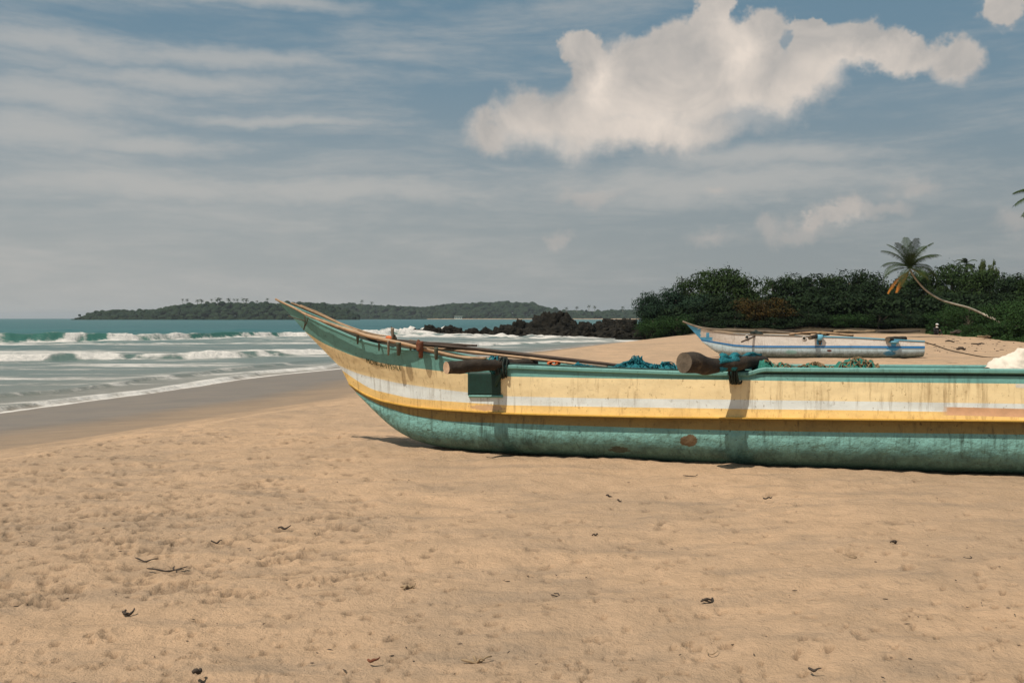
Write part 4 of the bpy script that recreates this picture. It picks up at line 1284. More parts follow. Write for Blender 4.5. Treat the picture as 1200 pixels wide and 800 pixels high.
# ------------------------------------------------------------------ far land
def canopy_mat(name, c1, c2, sc=.08):
    m, t, bs = new_mat(name)
    o = t.coord('Object'); n = t.noise(o, sc, 6, .6)
    c = t.mix(t.mapr(n, .35, .65), c1, c2)
    t.link(c, bs.inputs['Base Color']); bs.inputs['Roughness'].default_value = .9
    bs.inputs['Specular IOR Level'].default_value = .1
    set_bump(t, bs, t.noise(o, sc * 8, 6, .7), 1.0, 2.5)
    return m
def forest(name, D, depth, prof, mat, label, nblob, seed, rmin, rmax):
    R = random.Random(seed); parts_v = []; parts_f = []
    bm = bmesh.new(); bmesh.ops.create_icosphere(bm, subdivisions=2, radius=1.0)
    base = np.array([v.co[:] for v in bm.verts]); bf = np.array([[v.index for v in f.verts] for f in bm.faces]); bm.free()
    pxs = [p[0] for p in prof]; pys = [p[1] for p in prof]
    n = 0
    for k in range(nblob):
        px = R.uniform(pxs[0], pxs[-1]); t_ = R.random() ** .8
        y = D + depth * t_
        topz = CAMZ + (373 - np.interp(px, pxs, pys)) / F * D
        z = WATER + (topz - WATER) * (0.02 + 0.98 * min(1, t_ * 1.8)) - R.random() ** 2 * 5 + (R.random() < .06) * R.uniform(1, 4.5)
        r = R.uniform(rmin, rmax) * (1 if t_ > .1 else .7)
        r = min(r, max(1.5, (topz - WATER) * .45))
        x = (px - 600) / F * y
        ns = 1 + .25 * np.array([mnoise.noise(Vector(b) * 2.1 + Vector((k * 1.3, 0, 0))) for b in base])[:, None]
        v = base * ns * np.array([r, r, r * R.uniform(.6, 1.0)]) + np.array([x, y, z - r * .85])
        parts_v.append(v); parts_f.append(bf + n); n += len(base)
    o = mesh_obj(name, np.vstack(parts_v), np.vstack(parts_f), mat, smooth=True)
    return tag(o, label, kind='stuff')
FOR1 = canopy_mat('far_canopy', (0.010, 0.024, 0.014), (0.030, 0.050, 0.024))
profL = [(84, 373.6), (100, 369), (112, 364), (135, 361.5), (160, 363), (180, 362), (200, 357), (230, 354.5), (270, 353.5), (300, 353.5), (330, 354), (350, 352), (365, 353), (385, 357), (400, 362), (420, 368)]
profR = [(340, 358), (380, 356), (410, 354), (425, 355), (450, 357), (500, 359), (520, 355), (545, 354), (590, 352.5), (620, 354), (640, 358.5), (655, 362.5), (700, 364), (730, 362), (760, 362)]
def hill(name, D, depth, prof, mat, label):
    pxs = [p[0] for p in prof]; pys = [p[1] for p in prof]
    nx, ny = 160, 14; V = []
    for j in range(ny):
        t_ = j / (ny - 1); y = D + 8 + (depth + 40) * t_
        for i in range(nx):
            px = pxs[0] - 6 + (pxs[-1] - pxs[0] + 12) * i / (nx - 1)
            top = CAMZ + (373 - float(np.interp(px, pxs, pys, left=374, right=374 if pxs[-1] < 450 else pys[-1]))) / F * D
            z = WATER - .5 + max(top - WATER - 4, 0) * .32 * (1 - (2 * min(max(t_, 0), 1) - 1) ** 2) ** .7
            V.append(((px - 600) / F * y, y, z))
    o = mesh_obj(name, np.array(V), grid_faces(ny, nx), mat, smooth=True)
    tag(o, label, kind='structure')
hill('headland', 1500, 150, profL, FOR1, 'low headland across the bay on the left')
hill('far_shore', 2250, 220, profR, FOR1, 'hazy far shore of the bay')
forest('headland_forest', 1500, 130, profL, FOR1, 'dark green forest covering the left headland', 1500, 4, 2.5, 8)
forest('far_forest', 2250, 180, profR, FOR1, 'hazy forest along the far shore', 2200, 5, 3, 11)
# pale strip of far beach
o = mesh_obj('far_beach', [((600 - px) * -1 / F * 2235, 2235 if k == 0 else 2262, WATER + (.3 if k == 0 else 1.6)) for k in (0, 1) for px in (500, 530, 560, 590, 620, 660, 700, 750)],
             [(i, i + 1, i + 9, i + 8) for i in range(7)], SAND)
tag(o, 'thin pale strip of beach on the far shore', kind='structure')
# pale houses on the far shore
WALLM = pmat('pale_render', (0.85, 0.78, 0.64), (0.78, 0.72, 0.6), .3, .9, bump=0)
ROOFM = pmat('pale_roof', (0.55, 0.48, 0.40), (0.45, 0.40, 0.34), .3, .9, bump=0)
DARKM = pmat('dark_opening', (0.03, 0.03, 0.03), (0.05, 0.05, 0.04), 1, .6, bump=0)
def boxv(x0, x1, y0, y1, z0, z1):
    V = [(x, y, z) for z in (z0, z1) for y in (y0, y1) for x in (x0, x1)]
    return V, [(0, 2, 3, 1), (4, 5, 7, 6), (0, 1, 5, 4), (2, 6, 7, 3), (0, 4, 6, 2), (1, 3, 7, 5)]
def house(px, py, D, w, h, label):
    p = at(px, py, D); r = empty('house', (p.x, p.y, p.z)); tag(r, label, 'house')
    V, Fc = boxv(-w / 2, w / 2, 0, w * .6, 0, h); mesh_obj('wall', V, Fc, WALLM, r)
    V, Fc = boxv(-w / 2 - .8, w / 2 + .8, -1.5, w * .6 + 1, h, h + h * .16); mesh_obj('roof', V, Fc, ROOFM, r)
    for k in range(3):
        x = -w / 2 + w * (.12 + .3 * k); V, Fc = boxv(x, x + w * .10, -.05, .3, h * .3, h * .65); mesh_obj('window', V, Fc, DARKM, r)
house(537, 373.8, 2220, 17, 6.0, 'pale flat roofed house on the beach of the far shore')
house(398, 366, 2243, 11, 5, 'faint pale house among the trees above the bow of the big boat')

# ------------------------------------------------------------------ foliage
def leaf_mat(name, c1, c2, c3=None):
    m, t, bs = new_mat(name)
    o = t.coord('Object')
    oi = t.new('ShaderNodeObjectInfo')
    geo = t.new('ShaderNodeNewGeometry')
    n = t.noise(o, .55, 3, .6)
    c = t.mix(t.mapr(n, .35, .65), c1, c2)
    c = t.mix(t.mapr(geo.outputs['Random Per Island'], 0, 1, 0, .35), c, c3 or tuple(x * 1.5 for x in c2))
    t.link(c, bs.inputs['Base Color']); bs.inputs['Roughness'].default_value = .7
    bs.inputs['Specular IOR Level'].default_value = .08
    return m
LEAF = [leaf_mat('leaf_dark', (0.009, 0.019, 0.009), (0.018, 0.033, 0.012)),
        leaf_mat('leaf_bluegreen', (0.010, 0.024, 0.015), (0.019, 0.038, 0.020)),
        leaf_mat('leaf_mid', (0.013, 0.028, 0.008), (0.028, 0.048, 0.013)),
        leaf_mat('leaf_bright', (0.013, 0.033, 0.009), (0.024, 0.052, 0.014)),
        leaf_mat('leaf_rusty', (0.012, 0.020, 0.007), (0.040, 0.030, 0.008), (0.13, 0.055, 0.009)),
        leaf_mat('leaf_pale', (0.045, 0.065, 0.022), (0.075, 0.095, 0.03))]
BARK = pmat('bark', (0.10, 0.08, 0.06), (0.05, 0.04, 0.03), 4, .9)
PALMBARK = pmat('palm_bark', (0.46, 0.41, 0.33), (0.28, 0.24, 0.19), 3, .85)

def crown_mesh(seed, W, H, z0, nclump=26, nleaf=4200, lsize=.22, airy=0.0):
    """clumps of small leaves packed on lumpy shells through an ellipsoid crown"""
    g = np.random.default_rng(seed)
    cl = []
    for k in range(nclump):
        th = g.uniform(0, 2 * math.pi); u = g.uniform(-0.8, 1); r = g.uniform(.45, .88)
        s = math.sqrt(max(0, 1 - u * u))
        c = np.array([math.cos(th) * s * r * W / 2, math.sin(th) * s * r * W / 2, z0 + H / 2 + u * r * H / 2])
        cl.append((c, g.uniform(.10, .27) * min(W, H) * (1 - .35 * airy)))
    rad = np.array([c[1] for c in cl]); pr = rad ** 2; pr = pr / pr.sum()
    idx = g.choice(nclump, nleaf, p=pr)
    C = np.array([c[0] for c in cl])[idx]; Rr = rad[idx]
    dr = g.normal(size=(nleaf, 3)); dr /= np.linalg.norm(dr, axis=1)[:, None]
    bump_ = 1 + .22 * np.sin(dr[:, 0] * 5 + idx) * np.cos(dr[:, 1] * 6 + idx * 2) + .15 * np.sin(dr[:, 2] * 9 + idx)
    dist = (g.random(nleaf) ** .22 * bump_ * g.choice([1, 1, 1, 1.18], nleaf))[:, None]
    Pn = C + dr * dist * Rr[:, None] * np.array([1.1, 1.1, .72])
    nrm = dr * 1.0 + g.normal(size=(nleaf, 3)) * .5 + np.array([0, 0, .3]); nrm /= np.linalg.norm(nrm, axis=1)[:, None]
    a = np.cross(nrm, g.normal(size=(nleaf, 3))); a /= np.linalg.norm(a, axis=1)[:, None]
    b = np.cross(nrm, a)
    sz = (lsize * g.uniform(.6, 1.5, nleaf))[:, None]
    V = np.stack([Pn - a * sz, Pn + b * sz * .6 + nrm * sz * .15, Pn + a * sz, Pn - b * sz * .6], 1).reshape(-1, 3)
    Fq = np.arange(nleaf * 4).reshape(-1, 4)
    return V, Fq, cl

def make_tree(name, seed, W, H, mat, trunk_h=None, airy=0, nleaf=4200, lsize=.2, nclump=26):
    r = empty(name)
    z0 = H * .12 if trunk_h is None else trunk_h
    V, Fq, cl = crown_mesh(seed, W, H - z0, z0, nclump, nleaf, lsize, airy)
    mesh_obj('crown', V, Fq, mat, r)
    parts = [tuple(tube(resample([(0, 0, -.3), (W * .03, 0, H * .25), (-W * .02, W * .02, H * .5), (0, 0, H * .75)], 9), [W * .035 * (1 - .07 * i) for i in range(9)], 8)[:2])]
    for (c, rr) in cl[:9]:
        parts.append(tuple(tube(resample([(0, 0, H * .3), (c[0] * .5, c[1] * .5, H * .3 + (c[2] - H * .3) * .6), tuple(c)], 6), [W * .014 * (1 - .13 * i) for i in range(6)], 6)[:2]))
    V, Fc = join_geo(parts); mesh_obj('trunk', V, Fc, BARK, r, smooth=True)
    return r

proto = {}
def place_tree(kind, px, D, top_y, width_px, label, group, sink=0.0):
    """first use moves the prototype, later uses copy it"""
    name, seed, m, opts = KINDS[kind]
    key = kind
    W = width_px / F * D; Hh = CAMZ + (373 - top_y) / F * D
    x = pxX(px, D); z = float(hland(np.array(x), np.array(D)))
    Hh = Hh - z + .1
    if key not in proto:
        r = make_tree(name, seed, 1.0 * 7, 6.0, LEAF[m], **opts); proto[key] = r
        reg_kids(r); 
    else:
        r = copy_tree(proto[key])
    r.location = (x, D, z - .1 - sink)
    r.rotation_euler = (0, 0, random.uniform(0, 6.28))
    r.scale = (W / 7, W / 7, Hh / 6.0)
    tag(r, label, 'tree' if 'shrub' not in name and 'bush' not in name else 'bush', group)
    return r
KINDS = {
    'dark': ('broadleaf_tree', 101, 0, dict(nleaf=11000, lsize=.10, nclump=30)),
    'dark2': ('broadleaf_tree', 102, 0, dict(nleaf=11000, lsize=.10, nclump=30)),
    'blue': ('broadleaf_tree', 103, 1, dict(nleaf=11000, lsize=.10, nclump=30)),
    'mid': ('broadleaf_tree', 104, 2, dict(nleaf=11000, lsize=.10, nclump=30)),
    'rusty': ('broadleaf_tree', 105, 4, dict(nleaf=11000, lsize=.10, nclump=30)),
    'airy': ('broadleaf_tree', 106, 2, dict(nleaf=5000, lsize=.095, nclump=30, airy=1)),
    'pale': ('broadleaf_tree', 107, 5, dict(nleaf=5000, lsize=.11, nclump=18, trunk_h=3)),
    'bush': ('bush', 108, 3, dict(nleaf=9000, lsize=.10, trunk_h=.05, nclump=34)),
    'bushd': ('bush', 109, 0, dict(nleaf=9000, lsize=.11, trunk_h=.05, nclump=34)),
}
GT = 'trees of the grove behind the white boat'
GB = 'bushes at the foot of the grove'
T = [ # kind, px, D, top y, width px, label
 ('blue', 768, 108, 342, 50, 'leftmost tree of the grove, rounded, beside the rocks'),
 ('blue', 792, 112, 332, 70, 'blue green tree second from the left end of the grove'),
 ('mid', 822, 116, 319, 80, 'large domed tree where the grove rises from its left end'),
 ('mid', 858, 118, 317, 84, 'broad tree forming the first high top of the grove'),
 ('blue', 812, 108, 347, 62, 'lower tree in front of the large domed tree'),
 ('rusty', 896, 103.5, 340, 66, 'tree with rusty orange crown above the bow of the white boat'),
 ('airy', 905, 120, 319, 70, 'loose thin crowned tree behind the rusty orange one'),
 ('dark', 938, 118, 317, 84, 'dark tree just right of the rusty orange one'),
 ('dark2', 852, 107, 348, 70, 'dark low tree between the domed tree and the rusty one'),
 ('airy', 964, 119, 318, 70, 'sparse topped tree above the middle of the white boat'),
 ('dark', 995, 118, 318, 80, 'dark rounded tree left of the leaning palm'),
 ('dark2', 950, 108, 340, 84, 'very dark tree behind the middle of the white boat'),
 ('dark2', 1032, 118, 320, 80, 'dark tree directly behind the leaning palm crown'),
 ('dark', 1005, 107, 345, 80, 'dark tree under the left fronds of the leaning palm'),
 ('mid', 1075, 120, 318, 80, 'tree behind the top of the leaning palm trunk'),
 ('dark2', 1062, 108, 345, 84, 'dark tree behind the stern of the white boat'),
 ('mid', 1115, 118, 311, 84, 'tall tree right of the leaning palm below the far palm'),
 ('dark', 1122, 104, 338, 84, 'dark tree just above the bend of the leaning palm trunk'),
 ('pale', 1156, 122, 302, 34, 'pale tree poking above the grove near the right edge'),
 ('mid', 1160, 112, 314, 84, 'tree standing under the pale one'),
 ('dark', 1196, 100, 317, 90, 'dark tree at the right edge of the photo'),
 ('dark2', 1178, 92, 342, 80, 'darker lower tree near the right edge, above the trunk foot'),
 ('mid', 1245, 90, 310, 110, 'broad tree mostly beyond the right edge'),
]
Rt = random.Random(44)
for (k, px, D, ty, w, lab) in T: place_tree(k, px, D, ty + Rt.uniform(-4.5, 4.5), w * Rt.uniform(.9, 1.1), lab, GT)
Bs = [
 ('bush', 765, 103.5, 368, 46, 'low green bush at the left foot of the grove by the rocks'),
 ('bush', 793, 103, 366, 44, 'green bush left of the bow of the white boat'),
 ('bushd', 825, 102.5, 366, 50, 'dark bush behind the bow of the white boat'),
 ('bushd', 862, 103, 365, 54, 'dark bush behind the front part of the white boat'),
 ('bushd', 905, 101.5, 372, 56, 'dark bush under the rusty orange tree'),
 ('bushd', 948, 103, 362, 56, 'dark bush behind the middle of the white boat'),
 ('bush', 990, 103, 366, 54, 'green bush behind the rear half of the white boat'),
 ('bushd', 1030, 103, 362, 56, 'dark bush behind the stern of the white boat'),
 ('bushd', 1068, 102, 362, 50, 'dark bush just left of the seated person'),
 ('bush', 1106, 99, 360, 50, 'green bush right behind the seated person'),
 ('bush', 1136, 92, 352, 54, 'bright green bush right of the seated person'),
 ('bush', 1165, 84, 350, 60, 'bright green bush in front of the foot of the palm trunk'),
 ('bush', 1195, 76, 345, 70, 'big bright green bush at the right edge'),
 ('bush', 1178, 74, 374, 60, 'low green bush spreading onto the sand near the right edge'),
 ('bush', 1222, 66, 352, 80, 'bright green bush cut by the right edge'),
 ('bush', 1150, 84, 376, 46, 'low creeping green bush at the edge of the sand right of the person'),
]
for (k, px, D, ty, w, lab) in Bs: place_tree(k, px, D, ty, w, lab, GB)
def undergrowth():
    g = np.random.default_rng(78); n = 26000
    px = g.uniform(752, 1260, n); D = np.interp(px, [752, 1085, 1110, 1200, 1260], [106, 103, 99, 88, 80]) + g.exponential(5.0, n)
    x = (px - 600) / F * D; z = hland(x, D) + g.uniform(0, 3.2, n)
    P = np.stack([x, D, z], -1)
    a = g.normal(size=(n, 3)); a /= np.linalg.norm(a, axis=1)[:, None]; b = np.cross(a, g.normal(size=(n, 3))); b /= np.linalg.norm(b, axis=1)[:, None]
    s = g.uniform(.12, .28, n)[:, None]
    V = np.stack([P - a * s, P + b * s * .6, P + a * s, P - b * s * .6], 1).reshape(-1, 3)
    o = mesh_obj('undergrowth', V, np.arange(n * 4).reshape(-1, 4), LEAF[0])
    tag(o, 'dense dark undergrowth filling the grove between the trunks', 'undergrowth', kind='stuff')
undergrowth()
# creeping ground cover at the sand edge
def groundcover():
    g = np.random.default_rng(77); n = 9000
    px = g.uniform(1085, 1240, n); D = np.interp(px, [1085, 1110, 1200, 1240], [98, 89, 62, 55]) + g.exponential(4.5, n) - .5 + 1.5 * np.sin(px / 7)
    x = (px - 600) / F * D; z = hland(x, D) + g.uniform(0, .35, n) * np.clip((D - np.interp(px, [1085, 1110, 1200, 1240], [98, 89, 62, 55])) / 3, .2, 2)
    P = np.stack([x, D, z], -1)
    a = g.normal(size=(n, 3)); a /= np.linalg.norm(a, axis=1)[:, None]; b = np.cross(a, g.normal(size=(n, 3))); b /= np.linalg.norm(b, axis=1)[:, None]
    s = g.uniform(.06, .16, n)[:, None]
    V = np.stack([P - a * s, P + b * s * .6, P + a * s, P - b * s * .6], 1).reshape(-1, 3)
    o = mesh_obj('ground_cover', V, np.arange(n * 4).reshape(-1, 4), LEAF[3])
    tag(o, 'low green creepers spreading over the edge of the sand', 'ground cover', kind='stuff')
groundcover()

# ------------------------------------------------------------------ palms
PLEAF = leaf_mat('palm_leaf', (0.020, 0.036, 0.012), (0.036, 0.055, 0.016))
PDEAD = leaf_mat('dead_palm_leaf', (0.28, 0.10, 0.02), (0.38, 0.15, 0.025), (0.20, 0.07, 0.02))
PYEL = leaf_mat('yellow_palm_leaf', (0.20, 0.15, 0.04), (0.28, 0.20, 0.05))
def frond(az, elev, L, droop, R, nl=30, lw=.06, ll=.7, dens=1.0):
    """one feather frond; rachis strip and paired leaflets"""
    V = []; Fc = []
    n = 14; pts = []
    p = Vector((0, 0, 0)); e = elev
    for i in range(n):
        pts.append(p.copy())
        p = p + Vector((math.cos(e) * math.cos(az), math.cos(e) * math.sin(az), math.sin(e))) * (L / n)
        e -= droop / n * (0.5 + i / n)
    v, f, _ = tube(pts, [.035 * L / 3 * (1 - .85 * i / (n - 1)) for i in range(n)], 5); V += v; Fc += f
    side = Vector((-math.sin(az), math.cos(az), 0))
    for k in range(nl):
        s = .10 + .88 * k / (nl - 1); j = min(int(s * (n - 1)), n - 2); u = s * (n - 1) - j
        b = pts[j].lerp(pts[j + 1], u); tg = (pts[j + 1] - pts[j]).normalized(); up = side.cross(tg)
        if up.z < 0: up = -up
        l = ll * (math.sin(math.pi * (s * .86 + .1)) ** .6) * R.uniform(.85, 1.1)
        for sd in (-1, 1):
            d = (side * sd * .85 + tg * .55 + up * .10 + Vector((0, 0, -.15))).normalized()
            m = b + d * l * .5; q = b + d * l * .95 + Vector((0, 0, -l * .35))
            w = tg * lw
            i0 = len(V)
            V += [b - w * .5, b + w * .5, m + w * .5, m - w * .5, q]
            Fc += [(i0, i0 + 1, i0 + 2, i0 + 3), (i0 + 3, i0 + 2, i0 + 4)]
    return V, Fc
def palm_crown(seed, L, nf=17, lw=.06, nl=26, ll=None, fr=None):
    R = random.Random(seed); parts = []
    if fr is None:
        fr = []
        for k in range(nf):
            fr.append((k * 2.399 + R.uniform(-.2, .2), R.uniform(-.25, 1.25), L * R.uniform(.85, 1.1), R.uniform(1.2, 2.2)))
    for (az, el, l, dr) in fr: parts.append(frond(az, el, l, dr, R, nl=nl, lw=lw, ll=ll or L * .24))
    return join_geo(parts)
# leaning coconut palm
Dp = 80
path = [(1180, 384, Dp - 1), (1168, 375.5, Dp - 1), (1150, 367, Dp), (1135, 360.5, Dp), (1120, 356.5, Dp), (1105, 352, Dp), (1092, 345, Dp), (1082, 337, Dp), (1072, 325, Dp), (1066, 315, Dp)]
PP = [at(*p) for p in path]
base = PP[0].copy()
lp = empty('coconut_palm', base); tag(lp, 'coconut palm whose pale trunk leans far left over the bushes', 'palm tree')
tube_obj('trunk', [p - base for p in PP], [.12, .10, .085, .075, .07, .07, .065, .09], PALMBARK, lp, n=40)
top = PP[-1] - base + Vector((0, 0, .05))
R = random.Random(4)
fr = [(1.57 + 0, 1.45, 2.9, .5), (2.6, 1.2, 2.9, .9), (.6, 1.1, 3.0, .9), (3.1, .95, 2.9, 1.0), (0.1, .85, 3.1, 1.2), (3.5, .45, 3.1, 1.9), (2.9, .15, 3.0, 2.0), (-.2, .3, 3.1, 2.3), (.3, .55, 3.0, 2.2),
      (4.4, .9, 2.8, 1.2), (5.3, .8, 2.8, 1.2), (1.2, .7, 2.8, 1.5), (4.0, -.1, 2.8, 1.6), (5.6, -.1, 2.6, 1.8), (2.2, .6, 2.8, 1.3), (4.8, 1.35, 2.8, .6), (3.7, 1.2, 2.8, .8), (5.9, 1.2, 2.9, .9), (4.9, .2, 2.5, 1.6)]
V, Fc = palm_crown(4, 3.0, fr=[(a, e, l * 1.0, d * 1.15) for (a, e, l, d) in fr], nl=30, lw=.05, ll=.78)
mesh_obj('crown', [v + top for v in V], Fc, PLEAF, lp)
parts = [frond(az, el, l, dr, R, nl=24, lw=.09, ll=.38) for (az, el, l, dr) in ((3.5, -.45, 3.1, .8), (3.75, -.6, 2.7, .6))]
V, Fc = join_geo(parts); o = mesh_obj('dead_frond', [v + top + Vector((0, 0, -.2)) for v in V], Fc, PDEAD, lp); o['label'] = 'orange brown dead frond hanging at the left'
V, Fc = frond(-.1, -.25, 1.9, .9, R, nl=20, lw=.09, ll=.4); o = mesh_obj('yellow_frond', [v + top for v in V], Fc, PYEL, lp); o['label'] = 'yellowing frond at the right'
# palm cut by the right edge
ep = at(1249, 232, 60); gz = 0
cp = empty('coconut_palm', (ep.x + 1, ep.y, 0)); tag(cp, 'tall palm beyond the right edge with only frond tips showing high up', 'palm tree')
t0 = Vector((-1, 0, ep.z))
tube_obj('trunk', [Vector((0, 0, -.3)), Vector((.5, 0, ep.z * .4)), Vector((0, 0, ep.z * .8)), t0], [.2, .15, .12, .13], PALMBARK, cp, n=24)
R = random.Random(9)
V, Fc = palm_crown(9, 3.4, fr=[(3.14, .30, 3.5, 1.35), (3.3, .0, 3.45, 1.2), (2.6, .6, 3.2, 1.3), (.2, .6, 3.4, 1.6), (1.2, .8, 3.4, 1.5), (5, .6, 3.2, 1.5), (4.2, .4, 3.2, 1.6), (.8, 1.2, 3.2, .9), (0, .1, 3.2, 1.4), (5.6, .2, 3.2, 1.6), (1.6, .2, 3.2, 1.6)], nl=34, lw=.07, ll=.8)
mesh_obj('crown', [v + t0 for v in V], Fc, PLEAF, cp)
# palm above the grove
def small_palm(px, top_y, D, base_y_z, L, label, group, seed, proto_=[None], lw=.3, name='palm'):
    c = at(px, top_y, D)
    if proto_[0] is None:
        r = empty('coconut_palm'); 
        tube_obj('trunk', [Vector((0, 0, -8)), Vector((.3, 0, -4)), Vector((0, 0, 0))], [.45, .35, .3], PALMBARK, r, n=8, seg=6)
        V, Fc = palm_crown(21, 4.2, nf=12, lw=lw, nl=12, ll=1.1); mesh_obj('crown', V, Fc, PLEAF, r)
        reg_kids(r); proto_[0] = r
    else: r = copy_tree(proto_[0])
    r.location = c; r.scale = (L / 4.2,) * 3; r.rotation_euler = (0, 0, seed * 1.7)
    return tag(r, label, 'palm tree', group)
small_palm(1133, 309, 125, 0, 1.7, 'small dark palm top poking above the grove right of the leaning palm', GT, 1)
GP = 'tiny palms on the skyline across the bay'
for i, (px, ty, lab) in enumerate(((214, 351.5, 'leftmost tiny palm on the headland skyline'), (219, 351, 'tiny palm touching the leftmost one on the headland skyline'), (231, 351, 'lone tiny palm right of the leftmost pair on the skyline'), (236, 352, 'low tiny palm between the leftmost pair and the thick clump'),
        (248, 350.5, 'tiny palm just left of the thick clump on the skyline'), (255, 351, 'bushiest tiny palm on the headland skyline'), (258, 350, 'tiny palm leaning out of the thick clump on the skyline'), (268, 350, 'tiny palm alone right of the thick clump on the skyline'),
        (274, 351, 'tiny palm in the gap before the pair near the bow'), (278, 350.5, 'left of the two tallest tiny palms near the bow'), (285, 351, 'right of the two tallest tiny palms near the bow'), (289, 351, 'short tiny palm beside the tallest two'),
        (301, 352, 'small faint palm on the skyline left of the bow'), (313, 350.5, 'last tiny palm on the skyline before the bow tip'))):
    small_palm(px, ty + (i * 7 % 5) * .35 - .5, 1580, 0, (3.2 + (i * 5 % 4) * .7) if i != 5 else 6.5, lab, GP, i + 2)
for i, (px, ty, lab) in enumerate(((424, 352.5, 'tiny palm above the far shore just right of the bow'), (436, 354.5, 'hazy palm right of the first one above the far shore'), (664, 361, 'hazy palm over the left side of the tall rocks'), (676, 360, 'hazy palm over the right side of the tall rocks'), (690, 358.5, 'tallest hazy palm between the rocks and the grove'), (697, 359.5, 'hazy palm right next to the tallest one before the grove'), (730, 360, 'hazy palm nearest the left end of the grove'))):
    small_palm(px, ty, 2300, 0, 6.0, lab, 'hazy palms along the far shore', i + 22)

# ------------------------------------------------------------------ seated person
def person():
    p = ground_at(1096.5, 392.5, .02)
    bm_v = {'pelvis': (0, 0, .12), 'waist': (.0, .02, .28), 'chest': (.03, .0, .48), 'neck': (.05, -.03, .62), 'head0': (.06, -.05, .70), 'head': (.08, -.06, .80),
            'hipL': (-.10, -.03, .11), 'kneeL': (-.14, -.36, .42), 'ankL': (-.12, -.50, .06), 'toeL': (-.12, -.64, .04),
            'hipR': (.10, -.03, .11), 'kneeR': (.16, -.34, .44), 'ankR': (.14, -.52, .06), 'toeR': (.14, -.66, .04),
            'shL': (-.17, .0, .54), 'elL': (-.24, -.16, .34), 'wrL': (-.14, -.34, .40), 'haL': (-.10, -.40, .40),
            'shR': (.21, -.01, .54), 'elR': (.27, -.18, .35), 'wrR': (.17, -.35, .42), 'haR': (.12, -.41, .42)}
    ed = [('pelvis', 'waist'), ('waist', 'chest'), ('chest', 'neck'), ('neck', 'head0'), ('head0', 'head'), ('pelvis', 'hipL'), ('hipL', 'kneeL'), ('kneeL', 'ankL'), ('ankL', 'toeL'),
          ('pelvis', 'hipR'), ('hipR', 'kneeR'), ('kneeR', 'ankR'), ('ankR', 'toeR'), ('chest', 'shL'), ('shL', 'elL'), ('elL', 'wrL'), ('wrL', 'haL'), ('chest', 'shR'), ('shR', 'elR'), ('elR', 'wrR'), ('wrR', 'haR')]
    rad = {'pelvis': .14, 'waist': .13, 'chest': .15, 'neck': .055, 'head0': .075, 'head': .095, 'hipL': .10, 'hipR': .10, 'kneeL': .065, 'kneeR': .065, 'ankL': .045, 'ankR': .045, 'toeL': .035, 'toeR': .035,
           'shL': .065, 'shR': .065, 'elL': .045, 'elR': .045, 'wrL': .032, 'wrR': .032, 'haL': .035, 'haR': .035}
    keys = list(bm_v); me = bpy.data.meshes.new('body')
    me.from_pydata([bm_v[k] for k in keys], [(keys.index(a), keys.index(b)) for a, b in ed], [])
    o = bpy.data.objects.new('body', me); COL.objects.link(o)
    md = o.modifiers.new('skin', 'SKIN')
    for i, k in enumerate(keys):
        me.skin_vertices[0].data[i].radius = (rad[k], rad[k])
    me.skin_vertices[0].data[0].use_root = True
    sb = o.modifiers.new('sub', 'SUBSURF'); sb.levels = 2; sb.render_levels = 2
    bpy.context.view_layer.update()
    dg = bpy.context.evaluated_depsgraph_get(); m2 = bpy.data.meshes.new_from_object(o.evaluated_get(dg))
    skin = pmat('skin', (0.16, 0.08, 0.05), (0.14, 0.07, 0.045), 5, .6, bump=0)
    blk = pmat('black_cloth', (0.012, 0.012, 0.014), (0.02, 0.02, 0.022), 5, .9, bump=0)
    wht = pmat('white_cap_cloth', (0.72, 0.70, 0.68), (0.62, 0.60, 0.58), 5, .9, bump=0)
    m2.materials.clear(); m2.materials.append(skin); m2.materials.append(blk)
    for f in m2.polygons:
        c = f.center
        f.use_smooth = True
        f.material_index = 0 if (c.z > .60 and abs(c.x - .06) < .13) or (c.y < -.3 and .34 < c.z < .47 and abs(c.x) < .12) or c.z < .1 and c.y < -.45 else 1
    bpy.data.objects.remove(o)
    r = empty('person', (p.x, p.y, sand_z(p.x, p.y)), .3); r.scale = (1.12,) * 3
    tag(r, 'person in black clothes and pale cap sitting on the sand below the trees', 'person')
    b = bpy.data.objects.new('body', m2); COL.objects.link(b); b.parent = r
    V, Fc = blob((.08, -.06, .86), .112, 3, .02, 2, (1, 1.05, .62)); n = len(V)
    V2, F2 = blob((.08, -.18, .84), .09, 2, .02, 2, (1.0, 1.0, .14)); V, Fc = join_geo([(V, Fc), (V2, F2)])
    mesh_obj('cap', V, Fc, wht, r, smooth=True)
    V, Fc = blob((.06, -.10, .62), .12, 3, .15, 6, (1.0, .6, .55)); mesh_obj('scarf', V, Fc, wht, r, smooth=True)
person()

